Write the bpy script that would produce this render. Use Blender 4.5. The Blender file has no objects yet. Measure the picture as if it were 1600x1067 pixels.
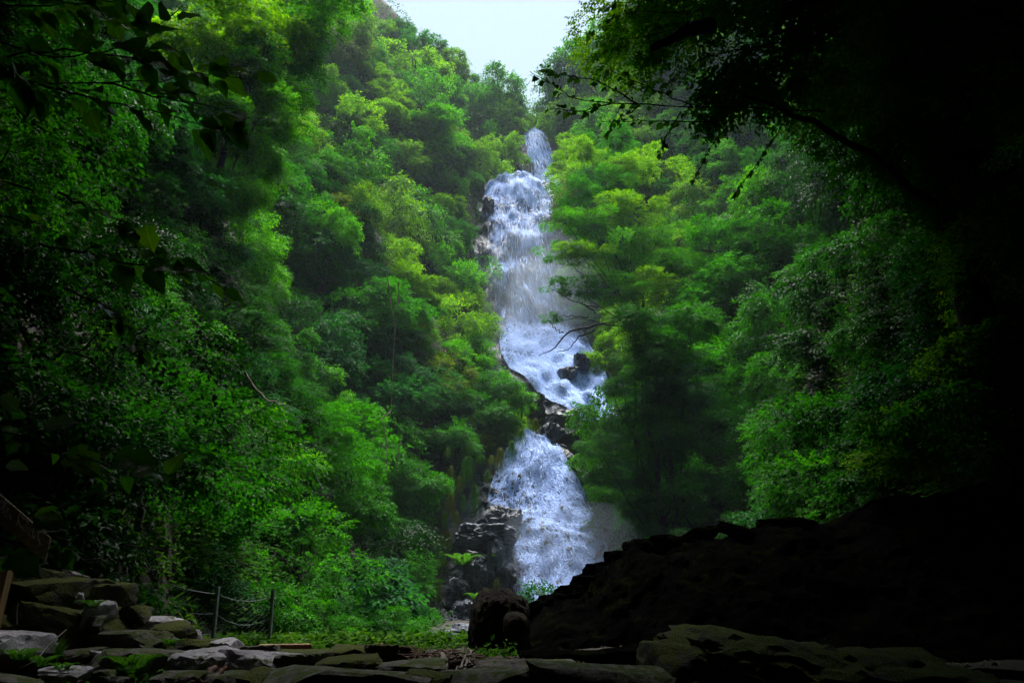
import bpy, math, random
import numpy as np
from mathutils import Vector, Matrix

random.seed(7)
R = np.random.RandomState(11)
C = bpy.context.scene.collection
SC = bpy.context.scene

# ------------------------------------------------------------------ camera
EYE = Vector((0.0, 0.0, 1.55))
PITCH = math.radians(20.3)
FPX = 1155.0                      # focal length in pixels of a 1600 wide frame
cam_data = bpy.data.cameras.new('camera')
cam = bpy.data.objects.new('camera', cam_data)
C.objects.link(cam)
cam.location = EYE
cam.rotation_euler = (math.radians(90) + PITCH, 0, 0)
cam_data.sensor_width = 36.0
cam_data.lens = 36.0 * FPX / 1600.0
cam_data.clip_start = 0.05
cam_data.clip_end = 2000.0
SC.camera = cam
CP, SP = math.cos(PITCH), math.sin(PITCH)

# ------------------------------------------------------------------ light
SUN_EL, SUN_AZ = math.radians(76), math.radians(4)   # azimuth from +Y towards +X
SUN_STR, SKY_STR, EXPO, CLOUD, HAZE = 1.5, 0.05, 3.05, 0.12, 0.0005
w = bpy.data.worlds.new('World'); SC.world = w; w.use_nodes = True
nt = w.node_tree; nt.nodes.clear()
sky = nt.nodes.new('ShaderNodeTexSky'); sky.sky_type = 'NISHITA'; sky.sun_disc = False
sky.sun_elevation = SUN_EL; sky.sun_rotation = SUN_AZ
sky.air_density = 1.0; sky.dust_density = 2.0
bg = nt.nodes.new('ShaderNodeBackground'); bg.inputs['Strength'].default_value = SKY_STR
mx = nt.nodes.new('ShaderNodeMix'); mx.data_type = 'RGBA'; mx.inputs[0].default_value = 0.93
mx.inputs[7].default_value = (0.66 * CLOUD / SKY_STR, 0.86 * CLOUD / SKY_STR, 1.02 * CLOUD / SKY_STR, 1)
out = nt.nodes.new('ShaderNodeOutputWorld')
nt.links.new(sky.outputs[0], mx.inputs[6]); nt.links.new(mx.outputs[2], bg.inputs['Color'])
nt.links.new(bg.outputs[0], out.inputs[0])
sd = bpy.data.lights.new('sun', 'SUN'); sd.energy = SUN_STR; sd.angle = math.radians(30); sd.color = (1.0, 0.97, 0.92)
so = bpy.data.objects.new('sun', sd); C.objects.link(so)
dv = Vector((math.sin(SUN_AZ) * math.cos(SUN_EL), math.cos(SUN_AZ) * math.cos(SUN_EL), math.sin(SUN_EL)))
so.rotation_euler = dv.to_track_quat('Z', 'Y').to_euler()
SC.view_settings.view_transform = 'Standard'
SC.view_settings.look = 'None'
SC.view_settings.exposure = EXPO
SC.view_settings.gamma = 1.0
SC.view_settings.use_curve_mapping = False
SC.render.engine = 'CYCLES'
cy = SC.cycles
cy.max_bounces = 6; cy.diffuse_bounces = 2; cy.glossy_bounces = 1; cy.transmission_bounces = 2
cy.transparent_max_bounces = 12; cy.volume_bounces = 0
cy.use_denoising = True
try: cy.denoising_prefilter = 'NONE'
except Exception: pass
try: cy.denoiser = 'OPENIMAGEDENOISE'
except Exception: pass
cy.caustics_reflective = False; cy.caustics_refractive = False
cy.sample_clamp_indirect = 4.0

# ------------------------------------------------------------------ maths
def P(px, py, Y):
    """the point at forward distance Y that the photograph shows at (px, py)"""
    a = (px - 800) / FPX; b = (533.5 - py) / FPX
    dy = CP - b * SP; dz = SP + b * CP
    t = Y / dy
    return np.array((a * t, Y, 1.55 + dz * t))

def project(p):
    p = np.asarray(p, float)
    x, y, z = p[..., 0], p[..., 1], p[..., 2] - 1.55
    ax = y * CP + z * SP; up = -y * SP + z * CP
    ax = np.where(np.abs(ax) < 1e-3, 1e-3, ax)
    return 800 + FPX * x / ax, 533.5 - FPX * up / ax, ax

def hsh(i, j, k, s=0):
    n = (i.astype(np.int64) * 374761393 + j.astype(np.int64) * 668265263 + k.astype(np.int64) * 2147483647 + s * 974634777) & 0xffffffff
    n = ((n ^ (n >> 13)) * 1274126177) & 0xffffffff
    n = n ^ (n >> 16)
    return (n & 0xffff) / 65535.0

def vn(x, y, z=0.0, s=0):
    x, y, z = np.broadcast_arrays(np.asarray(x, float), np.asarray(y, float), np.asarray(z, float))
    i, j, k = np.floor(x), np.floor(y), np.floor(z)
    fx, fy, fz = x - i, y - j, z - k
    fx, fy, fz = [f * f * (3 - 2 * f) for f in (fx, fy, fz)]
    r = 0
    for a in (0, 1):
        for b in (0, 1):
            for c in (0, 1):
                r = r + hsh(i + a, j + b, k + c, s) * (fx if a else 1 - fx) * (fy if b else 1 - fy) * (fz if c else 1 - fz)
    return r * 2 - 1

def fbm(x, y, z=0.0, o=4, s=0):
    r, a = 0, 1.0
    for q in range(o):
        r = r + a * vn(np.asarray(x) * 2 ** q, np.asarray(y) * 2 ** q, np.asarray(z) * 2 ** q, s + q * 7); a *= 0.5
    return r

def unit(v):
    v = np.asarray(v, float)
    return v / np.maximum(np.linalg.norm(v, axis=-1, keepdims=True), 1e-9)

# ------------------------------------------------------------------ materials
def newmat(name):
    m = bpy.data.materials.new(name); m.use_nodes = True
    nt = m.node_tree; nt.nodes.clear()
    o = nt.nodes.new('ShaderNodeOutputMaterial')
    return m, nt, o

def N(nt, t, **kw):
    n = nt.nodes.new(t)
    for k, v in kw.items():
        if k.startswith('i_'): n.inputs[k[2:].replace('_', ' ')].default_value = v
        else: setattr(n, k, v)
    return n

def ramp(nt, pts):
    r = nt.nodes.new('ShaderNodeValToRGB'); e = r.color_ramp.elements
    while len(e) < len(pts): e.new(0.5)
    for q, (p, c) in enumerate(pts):
        e[q].position = p; e[q].color = (*c, 1) if len(c) == 3 else c
    return r

def leaf_material(name, rough=0.42, trans=0.3, spec=0.5, ambient=True):
    m, nt, o = newmat(name); L = nt.links
    oi = N(nt, 'ShaderNodeObjectInfo')
    at = N(nt, 'ShaderNodeAttribute', attribute_name='tone')
    rp = ramp(nt, [(0.0, (0.3, 0.36, 0.4)), (0.35, (0.7, 0.78, 0.7)), (0.7, (1.25, 1.2, 0.9)), (0.93, (1.9, 1.55, 0.8)),
                   (0.985, (2.2, 1.5, 0.7)), (1.0, (4.5, 1.2, 0.6))])
    L.new(at.outputs['Fac'], rp.inputs[0])
    mu = N(nt, 'ShaderNodeMix', data_type='RGBA', blend_type='MULTIPLY'); mu.inputs[0].default_value = 1
    L.new(oi.outputs['Color'], mu.inputs[6]); L.new(rp.outputs[0], mu.inputs[7])
    b = N(nt, 'ShaderNodeBsdfPrincipled'); b.inputs['Roughness'].default_value = rough
    b.inputs['Specular IOR Level'].default_value = spec
    L.new(mu.outputs[2], b.inputs['Base Color'])
    t = N(nt, 'ShaderNodeBsdfTranslucent')
    m2 = N(nt, 'ShaderNodeMix', data_type='RGBA', blend_type='MULTIPLY'); m2.inputs[0].default_value = 1
    m2.inputs[7].default_value = (1.7, 1.7, 0.5, 1)
    L.new(mu.outputs[2], m2.inputs[6]); L.new(m2.outputs[2], t.inputs[0])
    s = N(nt, 'ShaderNodeMixShader'); s.inputs[0].default_value = trans
    L.new(b.outputs[0], s.inputs[1]); L.new(t.outputs[0], s.inputs[2]); L.new(s.outputs[0], o.inputs[0])
    return m

def rock_material(name, base, dark, moss=0.0, mosscol=(0.045, 0.065, 0.008), wet=0.6, scale=3.0, bump=0.35, streak=False, spec=0.4):
    m, nt, o = newmat(name); L = nt.links
    tc = N(nt, 'ShaderNodeTexCoord'); oi = N(nt, 'ShaderNodeObjectInfo')
    mp = N(nt, 'ShaderNodeMapping'); L.new(tc.outputs['Object'], mp.inputs[0]); 
    if streak: mp.inputs['Scale'].default_value = (1, 1, 0.35)
    n1 = N(nt, 'ShaderNodeTexNoise'); n1.inputs['Scale'].default_value = scale; n1.inputs['Detail'].default_value = 8; n1.inputs['Roughness'].default_value = 0.65
    n2 = N(nt, 'ShaderNodeTexNoise'); n2.inputs['Scale'].default_value = scale * 9; n2.inputs['Detail'].default_value = 6; n2.inputs['Roughness'].default_value = 0.7
    for n in (n1, n2): L.new(mp.outputs[0], n.inputs[0])
    r = ramp(nt, [(0.3, dark), (0.55, base), (0.75, tuple(min(1, c * 1.7) for c in base))])
    L.new(n1.outputs[0], r.inputs[0])
    mu = N(nt, 'ShaderNodeMix', data_type='RGBA', blend_type='MULTIPLY'); mu.inputs[0].default_value = 0.7
    r2 = ramp(nt, [(0.3, (0.4, 0.4, 0.42)), (0.7, (1.3, 1.25, 1.25))]); L.new(n2.outputs[0], r2.inputs[0])
    L.new(r.outputs[0], mu.inputs[6]); L.new(r2.outputs[0], mu.inputs[7])
    col = mu.outputs[2]
    b = N(nt, 'ShaderNodeBsdfPrincipled'); b.inputs['Roughness'].default_value = 1 - wet * 0.7; b.inputs['Specular IOR Level'].default_value = spec
    if moss > 0:
        ge = N(nt, 'ShaderNodeNewGeometry'); sx = N(nt, 'ShaderNodeSeparateXYZ'); L.new(ge.outputs['Normal'], sx.inputs[0])
        n3 = N(nt, 'ShaderNodeTexNoise'); n3.inputs['Scale'].default_value = scale * 1.6; n3.inputs['Detail'].default_value = 7; n3.inputs['Roughness'].default_value = 0.7
        L.new(tc.outputs['Object'], n3.inputs[0])
        ma = N(nt, 'ShaderNodeMath', operation='MULTIPLY_ADD'); L.new(sx.outputs[2], ma.inputs[0]); ma.inputs[1].default_value = 0.12; L.new(n3.outputs[0], ma.inputs[2])
        r3 = ramp(nt, [(0.70 - moss * 0.32, (0, 0, 0)), (0.76 - moss * 0.32, (1, 1, 1))]); L.new(ma.outputs[0], r3.inputs[0])
        n4 = N(nt, 'ShaderNodeTexNoise'); n4.inputs['Scale'].default_value = scale * 30; L.new(tc.outputs['Object'], n4.inputs[0])
        r4 = ramp(nt, [(0.3, tuple(c * 0.3 for c in mosscol)), (0.7, tuple(c * 1.8 for c in mosscol))]); L.new(n4.outputs[0], r4.inputs[0])
        mm = N(nt, 'ShaderNodeMix', data_type='RGBA'); L.new(r3.outputs[0], mm.inputs[0]); L.new(col, mm.inputs[6]); L.new(r4.outputs[0], mm.inputs[7])
        col = mm.outputs[2]
        mr = N(nt, 'ShaderNodeMath', operation='MULTIPLY_ADD'); L.new(r3.outputs[0], mr.inputs[0]); mr.inputs[1].default_value = wet * 0.65; mr.inputs[2].default_value = 1 - wet * 0.7
        L.new(mr.outputs[0], b.inputs['Roughness'])
    L.new(col, b.inputs['Base Color'])
    ad = N(nt, 'ShaderNodeMath', operation='ADD'); L.new(n1.outputs[0], ad.inputs[0]); L.new(n2.outputs[0], ad.inputs[1])
    bp = N(nt, 'ShaderNodeBump'); bp.inputs['Strength'].default_value = bump; bp.inputs['Distance'].default_value = 0.08
    L.new(ad.outputs[0], bp.inputs['Height']); L.new(bp.outputs[0], b.inputs['Normal'])
    L.new(b.outputs[0], o.inputs[0])
    return m

def plain_noise_material(name, a, bcol, scale, rough=0.7, bump=0.3, stretch=(1, 1, 1)):
    m, nt, o = newmat(name); L = nt.links
    tc = N(nt, 'ShaderNodeTexCoord'); mp = N(nt, 'ShaderNodeMapping'); mp.inputs['Scale'].default_value = stretch
    n1 = N(nt, 'ShaderNodeTexNoise'); n1.inputs['Scale'].default_value = scale; n1.inputs['Detail'].default_value = 8
    L.new(tc.outputs['Object'], mp.inputs[0]); L.new(mp.outputs[0], n1.inputs[0])
    r = ramp(nt, [(0.35, a), (0.65, bcol)]); L.new(n1.outputs[0], r.inputs[0])
    b = N(nt, 'ShaderNodeBsdfPrincipled'); b.inputs['Roughness'].default_value = rough
    L.new(r.outputs[0], b.inputs['Base Color'])
    bp = N(nt, 'ShaderNodeBump'); bp.inputs['Strength'].default_value = bump; bp.inputs['Distance'].default_value = 0.02
    L.new(n1.outputs[0], bp.inputs['Height']); L.new(bp.outputs[0], b.inputs['Normal']); L.new(b.outputs[0], o.inputs[0])
    return m

M = {}
M['leaf'] = leaf_material('leaf_matt', 0.5, 0.34, 0.07)
M['gloss'] = leaf_material('leaf_glossy', 0.45, 0.18, 0.09)
M['thin'] = leaf_material('leaf_thin', 0.5, 0.47, 0.06)
M['bark'] = plain_noise_material('bark', (0.006, 0.005, 0.004), (0.025, 0.021, 0.017), 6, 0.95, 0.9, (1, 1, 0.3))
M['palebark'] = plain_noise_material('pale_bark', (0.14, 0.12, 0.10), (0.3, 0.27, 0.23), 9, 0.8, 0.5)
M['soil'] = plain_noise_material('soil', (0.008, 0.007, 0.004), (0.028, 0.022, 0.013), 2.2, 0.9, 0.8)
M['cliff'] = rock_material('wet_cliff', (0.075, 0.085, 0.11), (0.012, 0.013, 0.018), 0.12, (0.09, 0.08, 0.012), 0.75, 0.9, 0.8, True)
M['bluerock'] = rock_material('wet_blue_rock', (0.13, 0.15, 0.2), (0.02, 0.02, 0.03), 0.0, wet=0.8, scale=1.6, bump=0.7)
M['stone'] = rock_material('grey_stone', (0.13, 0.115, 0.11), (0.02, 0.018, 0.018), 0.35, wet=0.35, scale=5, bump=0.5)
M['palestone'] = rock_material('pale_stone', (0.42, 0.4, 0.46), (0.2, 0.19, 0.22), 0.1, wet=0.4, scale=6, bump=0.4)
M['mossstone'] = rock_material('mossy_stone', (0.07, 0.06, 0.052), (0.014, 0.012, 0.01), 0.62, (0.07, 0.085, 0.006), 0.2, 4, 0.8)
M['brownrock'] = rock_material('brown_boulder', (0.026, 0.017, 0.013), (0.006, 0.005, 0.004), 0.2, wet=0.2, scale=4, bump=1.0, spec=.12)
M['shadedrock'] = rock_material('shaded_rock', (0.0045, 0.0044, 0.0042), (0.002, 0.002, 0.0019), 0.2, (0.006, 0.008, 0.002), 0.1, 2.5, 0.8, spec=0.0)  # deep shade of the bank put into a near-black base colour
M['post'] = plain_noise_material('galvanised', (0.16, 0.19, 0.2), (0.3, 0.34, 0.35), 20, 0.5, 0.1)
M['metal'] = plain_noise_material('grey_sheet', (0.3, 0.34, 0.42), (0.42, 0.46, 0.55), 3, 0.45, 0.05)
M['wire'] = plain_noise_material('wire', (0.06, 0.09, 0.09), (0.16, 0.22, 0.22), 20, 0.5, 0.1)
M['board'] = plain_noise_material('weathered_board', (0.14, 0.12, 0.055), (0.3, 0.26, 0.13), 8, 0.8, 0.3, (1, 6, 6))
M['postwood'] = plain_noise_material('brown_post', (0.25, 0.15, 0.06), (0.5, 0.3, 0.13), 7, 0.75, 0.3, (4, 4, 0.5))
M['timber'] = plain_noise_material('orange_timber', (0.3, 0.17, 0.11), (0.5, 0.3, 0.2), 12, 0.8, 0.2)
M['paint'] = plain_noise_material('white_paint', (0.75, 0.78, 0.85), (0.85, 0.86, 0.9), 30, 0.7, 0.1)
M['redwood'] = plain_noise_material('red_driftwood', (0.05, 0.022, 0.014), (0.22, 0.11, 0.075), 25, 0.8, 0.4)
M['litter'] = plain_noise_material('leaf_litter', (0.06, 0.03, 0.018), (0.22, 0.13, 0.08), 5, 0.85, 0.2)

def water_material():
    m, nt, o = newmat('white_water'); L = nt.links
    uv = N(nt, 'ShaderNodeUVMap'); uv.uv_map = 'flow'
    def tex(sx, sy, sc, det, rough, dist=0.0, kind='noise'):
        mp = N(nt, 'ShaderNodeMapping'); mp.inputs['Scale'].default_value = (sx, sy, 1); L.new(uv.outputs[0], mp.inputs[0])
        n = N(nt, 'ShaderNodeTexNoise'); n.inputs['Scale'].default_value = sc; n.inputs['Detail'].default_value = det; n.inputs['Roughness'].default_value = rough; n.inputs['Distortion'].default_value = dist
        L.new(mp.outputs[0], n.inputs[0]); return n, mp
    def mth(op, a, b, c=None):
        n = N(nt, 'ShaderNodeMath', operation=op)
        for k, q in enumerate((a, b, c)):
            if q is None: continue
            if isinstance(q, (int, float)): n.inputs[k].default_value = q
            else: L.new(q, n.inputs[k])
        return n.outputs[0]
    n1, _ = tex(1.5, 0.5, 2.2, 9, 0.75, 0.5)          # turbulent foam
    n2, _ = tex(0.45, 0.3, 1.3, 4, 0.55)              # large patches
    n3, _ = tex(6.0, 0.35, 1.6, 5, 0.6, 0.15)         # fine falling streaks
    # lace: ridged noise, thin bright filaments round dark cells
    r1, _ = tex(1.25, 0.8, 2.4, 5, 0.62, 0.9)
    ab = mth('ABSOLUTE', mth('SUBTRACT', r1.outputs[0], 0.5), 0.0)
    lace = mth('SUBTRACT', 1.0, mth('MULTIPLY', ab, 9.0))
    lace = mth('MAXIMUM', lace, 0.0)
    r2, _ = tex(2.6, 1.5, 2.6, 4, 0.6, 0.8)
    lace2 = mth('MAXIMUM', mth('SUBTRACT', 1.0, mth('MULTIPLY', mth('ABSOLUTE', mth('SUBTRACT', r2.outputs[0], 0.5), 0.0), 8.0)), 0.0)
    at = N(nt, 'ShaderNodeAttribute', attribute_name='cover'); la = N(nt, 'ShaderNodeAttribute', attribute_name='lace')
    base = mth('MULTIPLY_ADD', n1.outputs[0], 1.5, -0.75)
    base = mth('MULTIPLY_ADD', mth('SUBTRACT', n2.outputs[0], 0.5), 1.5, base)
    base = mth('MULTIPLY_ADD', mth('SUBTRACT', n3.outputs[0], 0.5), mth('MULTIPLY_ADD', la.outputs['Fac'], -0.9, 1.2), base)
    fil = mth('MULTIPLY', mth('MULTIPLY_ADD', lace2, 0.5, mth('MULTIPLY', lace, 0.7)), la.outputs['Fac'])
    tot = mth('ADD', mth('ADD', base, fil), mth('ADD', at.outputs['Fac'], 0.12))
    r = ramp(nt, [(0.0, (0, 0, 0)), (0.25, (0.22, 0.22, 0.22)), (0.6, (0.78, 0.78, 0.78)), (0.9, (1, 1, 1))]); L.new(tot, r.inputs[0])
    b = N(nt, 'ShaderNodeBsdfPrincipled'); b.inputs['Base Color'].default_value = (0.36, 0.51, 0.94, 1); b.inputs['Roughness'].default_value = 0.75; b.inputs['Specular IOR Level'].default_value = 0.25
    L.new(r.outputs[0], b.inputs['Alpha'])
    bp = N(nt, 'ShaderNodeBump'); bp.inputs['Strength'].default_value = 0.6; bp.inputs['Distance'].default_value = 0.12
    L.new(tot, bp.inputs['Height']); L.new(bp.outputs[0], b.inputs['Normal']); L.new(b.outputs[0], o.inputs[0])
    return m
M['water'] = water_material()
def strand_material():
    m, nt, o = newmat('water_strand'); L = nt.links
    b = N(nt, 'ShaderNodeBsdfPrincipled'); b.inputs['Base Color'].default_value = (0.46, 0.61, 0.97, 1); b.inputs['Roughness'].default_value = 0.8
    L.new(b.outputs[0], o.inputs[0]); return m
M['strand'] = strand_material()

# ------------------------------------------------------------------ mesh helpers
def mesh_np(name, verts, faces, mat=None, smooth=False, attrs=None, uv=None):
    """faces: (n,3) or (n,4) array"""
    v = np.asarray(verts, np.float32); f = np.asarray(faces, np.int32)
    me = bpy.data.meshes.new(name); k = f.shape[1]
    me.vertices.add(len(v)); me.vertices.foreach_set('co', v.ravel())
    me.loops.add(f.size); me.loops.foreach_set('vertex_index', f.ravel())
    me.polygons.add(len(f)); me.polygons.foreach_set('loop_start', np.arange(0, f.size, k, dtype=np.int32))
    try: me.polygons.foreach_set('loop_total', np.full(len(f), k, np.int32))
    except Exception: pass
    me.polygons.foreach_set('use_smooth', np.full(len(f), smooth, bool))
    for n, (dom, a) in (attrs or {}).items():
        at = me.attributes.new(n, 'FLOAT', dom); at.data.foreach_set('value', np.asarray(a, np.float32).ravel())
    if uv is not None:
        l = me.uv_layers.new(name='flow'); l.data.foreach_set('uv', np.asarray(uv, np.float32)[f.ravel()].ravel())
    me.update(calc_edges=True); me.validate()
    if mat: me.materials.append(mat)
    return me

def ob(name, me, parent=None, loc=None):
    o = bpy.data.objects.new(name, me); C.objects.link(o)
    if parent: o.parent = parent
    if loc is not None: o.location = loc
    return o

def empty(name, loc=(0, 0, 0)):
    o = bpy.data.objects.new(name, None); C.objects.link(o); o.location = loc; o.empty_display_size = 0.2
    return o

def tag(o, label, cat, group=None):
    o['label'] = label; o['category'] = cat
    if group: o['group'] = group
    return o

def tube(path, radii, seg=6):
    path = np.asarray(path, float); n = len(path)
    t = unit(np.gradient(path, axis=0)); ref = np.array((0.3, 0.2, 0.93))
    a = unit(np.cross(t, ref)); b = np.cross(t, a)
    ang = np.linspace(0, 2 * np.pi, seg, endpoint=False)
    ring = a[:, None] * np.cos(ang)[None, :, None] + b[:, None] * np.sin(ang)[None, :, None]
    v = path[:, None] + ring * np.asarray(radii, float)[:, None, None]
    v = v.reshape(-1, 3)
    i = np.arange(n - 1)[:, None] * seg; j = np.arange(seg)[None]; j2 = (j + 1) % seg
    f = np.stack([i + j, i + j2, i + seg + j2, i + seg + j], -1).reshape(-1, 4)
    capa = []
    return v, f

def smooth_path(pts, n=14, wob=0.0, seed=0):
    pts = np.asarray(pts, float); t = np.linspace(0, len(pts) - 1, n)
    q = np.arange(len(pts))
    out = np.stack([np.interp(t, q, pts[:, k]) for k in range(3)], -1)
    for _ in range(2): out[1:-1] = (out[:-2] + 2 * out[1:-1] + out[2:]) / 4
    if wob:
        rr = np.random.RandomState(seed); out[1:-1] += rr.normal(0, wob, (n - 2, 3))
    return out

def join(parts):
    vs, fs, o = [], [], 0
    for v, f in parts:
        vs.append(v); fs.append(f + o); o += len(v)
    return np.concatenate(vs), np.concatenate(fs)

# ------------------------------------------------------------------ terrain
FY = [-60, 0, 1.5, 4.2, 5, 7, 9, 14, 24, 31, 34, 36, 42, 46, 50, 54, 57, 62, 70, 73, 75, 85, 100, 130, 170]
FZ = [0, 0, 0.1, 1.1, 1.15, 1.2, 1.25, 1.0, 1.2, 1.5, 6.0, 8.5, 10.5, 14, 19, 27, 34, 40, 44.5, 50, 54, 59, 67, 97, 108]
XY = [-60, 0, 10, 31, 36, 42, 48, 53, 60, 75, 90, 170]
XX = [0, 0, 1, 1.8, 1.1, 4.2, 2.4, 0.9, 0.8, 3.1, 5, 5]
def smoothi(y, xs, ys, wd=1.2):
    y = np.asarray(y, float)
    return (np.interp(y - wd, xs, ys) + 2 * np.interp(y, xs, ys) + np.interp(y + wd, xs, ys)) / 4
def terrain(x, y, detail=True):
    x = np.asarray(x, float); y = np.asarray(y, float)
    fl = smoothi(y, FY, FZ, 0.6); xc = smoothi(y, XY, XX, 2)
    wl = np.interp(y, [-60, 2, 14, 20, 29, 33, 40, 48, 60, 75, 90], [4, 4.3, 5.0, 5.0, 5.2, 4.0, 3.4, 4.0, 3.4, 2.0, 1.0])
    wr = np.interp(y, [-60, 2, 14, 29, 33, 38, 48, 60, 75, 90], [4.5, 4.5, 4.0, 3.8, 3.2, 3.0, 4.0, 3.4, 2.0, 1.0])
    sl = np.interp(y, [-60, 20, 45, 70, 105], [1.9, 2.0, 1.75, 1.5, 1.0])
    sr = np.interp(y, [-60, 20, 45, 70, 170], [1.7, 1.9, 1.8, 1.7, 1.5])
    dl = np.maximum(xc - x - wl, 0); dr = np.maximum(x - xc - wr, 0)
    H = 75.0
    up = H * (1 - np.exp(-(sl * dl) / H)) + H * (1 - np.exp(-(sr * dr) / H))
    z = fl + up + np.clip(-7 - y, 0, 34) * 1.25  # ground rising behind the camera is added to shut out light
    amp = np.clip((dl + dr) / 2.5, 0, 1)
    z = z + amp * (1.6 * vn(x * 0.16, y * 0.16, 0, 3) + 0.7 * vn(x * 0.45, y * 0.45, 0, 5))
    if detail: z = z + 0.12 * fbm(x * 1.1, y * 1.1, 0, 3, 9) * (0.35 + amp)
    z = z - np.where(y > 29.5, np.clip((y - 29.5) / 2, 0, 1) * 1.4 * np.clip(1 - (dl + dr), 0, 1), 0)
    return z

def warp(a, b, n, c, k):
    t = np.linspace(-1, 1, n); s = np.sign(t) * (np.abs(t) ** k)
    return np.where(s < 0, c + s * (c - a), c + s * (b - c))
gx = warp(-75, 75, 230, 0, 1.7); gy = np.concatenate([np.linspace(-55, -2, 30), np.linspace(-1.5, 16, 90), np.linspace(16.5, 175, 260)])
GX, GY = np.meshgrid(gx, gy)
GZ = terrain(GX, GY)
v = np.stack([GX, GY, GZ], -1).reshape(-1, 3); nx, ny = len(gx), len(gy)
i = np.arange(ny - 1)[:, None] * nx + np.arange(nx - 1)[None]
f = np.stack([i, i + 1, i + nx + 1, i + nx], -1).reshape(-1, 4)
gorge = ob('terrain', mesh_np('terrain', v, f, M['soil'], True)); gorge['kind'] = 'structure'

def march(px, py, tmax=190, start=2.5):
    """first terrain hit of camera rays, for arrays of pixel positions"""
    a = (np.asarray(px, float) - 800) / FPX; b = (533.5 - np.asarray(py, float)) / FPX
    dx, dy, dz = a, CP - b * SP, SP + b * CP
    n = np.sqrt(dx * dx + dy * dy + dz * dz); dx, dy, dz = dx / n, dy / n, dz / n
    t = np.full(a.shape, start); hit = np.zeros(a.shape, bool)
    while True:
        st = 0.12 + t * 0.012
        act = ~hit & (t < tmax)
        if not act.any(): break
        z = terrain(dx * t, dy * t, False)
        h = act & (1.55 + dz * t < z)
        hit |= h
        t = np.where(act & ~h, t + st, t)
    return hit, np.stack([dx * t, dy * t, 1.55 + dz * t], -1)

# ------------------------------------------------------------------ rocks
def ico(sub):
    import bmesh
    bm = bmesh.new(); bmesh.ops.create_icosphere(bm, subdivisions=sub, radius=1.0)
    v = np.array([q.co[:] for q in bm.verts]); f = np.array([[q.index for q in p.verts] for p in bm.faces]); bm.free()
    return v, f
ICO = {k: ico(k) for k in (2, 3, 4, 5)}
def rock_shape(size, seed, box=0.75, cuts=9, noise=0.06, sub=4, nscale=2.0, pn=0):
    r = np.random.RandomState(seed); d, f = ICO[sub]
    nrm = [unit(np.array(q, float) + r.normal(0, 0.12, 3)) for q in ((1, 0, 0), (-1, 0, 0), (0, 1, 0), (0, -1, 0), (0, 0, 1), (0, 0, -1))]
    h = list(box + r.uniform(-0.05, 0.08, 6))
    for _ in range(cuts):
        nrm.append(unit(r.normal(0, 1, 3))); h.append(r.uniform(0.8, 1.0) * (0.5 + box * 0.62))
    nrm = np.array(nrm); h = np.array(h)
    dt = d @ nrm.T
    rad = np.where(dt > 0.02, h[None] / np.maximum(dt, 0.02), 9).min(1)
    if pn: rad = np.minimum((np.abs(d) ** pn).sum(1) ** (-1 / pn) * box, 9)
    rad = rad * (1 + noise * fbm(d[:, 0] * nscale + seed, d[:, 1] * nscale, d[:, 2] * nscale, 4, seed) + noise * 0.4 * vn(d[:, 0] * 14, d[:, 1] * 14, d[:, 2] * 14, seed))
    return d * rad[:, None] * np.asarray(size) / 2 / box, f

def rock(name, centre, size, seed, mat, rot=(0, 0, 0), parent=None, **kw):
    v, f = rock_shape(size, seed, **kw)
    o = ob(name, mesh_np(name, v, f, mat, True), parent, centre)
    o.rotation_euler = rot
    try: o.data.set_sharp_from_angle(angle=math.radians(28))
    except Exception: pass
    return o

# ------------------------------------------------------------------ waterfall faces
def face_rows(rows, nv):
    rows = np.array(rows, float); t = np.linspace(0, 1, len(rows)); q = np.linspace(0, 1, nv)
    rr = np.stack([np.interp(q, t, rows[:, k]) for k in range(4)], -1)
    for _ in range(3): rr[1:-1] = (rr[:-2] + 2 * rr[1:-1] + rr[2:]) / 4
    return rr
def fall_grid(rows, nu, nv, ext, bumpf, seed):
    """grid over the fall: u across (ext beyond both edges), v downwards. Returns rock points and smooth base"""
    rr = face_rows(rows, nv); u = np.linspace(-ext[0], 1 + ext[1], nu)
    pl = np.array([P(a, y, Y) for y, a, b, Y in rr]); pr = np.array([P(b, y, Y) for y, a, b, Y in rr])
    base = pl[:, None] * (1 - u)[None, :, None] + pr[:, None] * u[None, :, None]
    # level the lateral direction, curve the edges back into the hill
    bulge = 1 - (2 * np.clip(u, 0, 1) - 1) ** 2
    off = np.zeros(base.shape[:2]) + 0.5 * bulge[None] - 0.9 * (np.maximum(-u, 0) + np.maximum(u - 1, 0))[None]
    wd = np.linalg.norm(pr - pl, axis=1); dist = np.concatenate([[0], np.cumsum(np.linalg.norm(np.diff((pl + pr) / 2, axis=0), axis=1))])
    X = base[..., 0]; Z = base[..., 2]; S = np.broadcast_to(dist[:, None], X.shape)
    b = bumpf(X, Z, S, u)
    dirn = np.array((0, -0.85, 0.5))
    return base, off, b, dirn, u, dist, wd

def ledges(X, Z, S, u, seed, a=1.0, step=1.1):
    """blocky stepped relief, cracks, boulders"""
    wv = S / step + 1.1 * fbm(X * 0.75, S * 0.2, 0, 3, seed)
    fr = wv - np.floor(wv)
    st = np.clip(fr * 1.35, 0, 1) ** 1.6 * 0.55 * step * 0.45 * (0.5 + 0.8 * vn(X * 0.9, S * 0.5, 3, seed + 9))
    cell = vn(X * 1.3, S * 0.9, 0, seed + 4); blk = np.round(cell * 3) / 3 * 0.28
    flute = 0.22 * fbm(X * 1.5, S * 0.16, 0, 4, seed + 6)
    return a * (st + blk * 0.8 + flute + 0.3 * fbm(X * 0.7, S * 0.5, 0, 4, seed + 2) + 0.08 * fbm(X * 3.1, S * 1.6, 0, 3, seed + 8))

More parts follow.
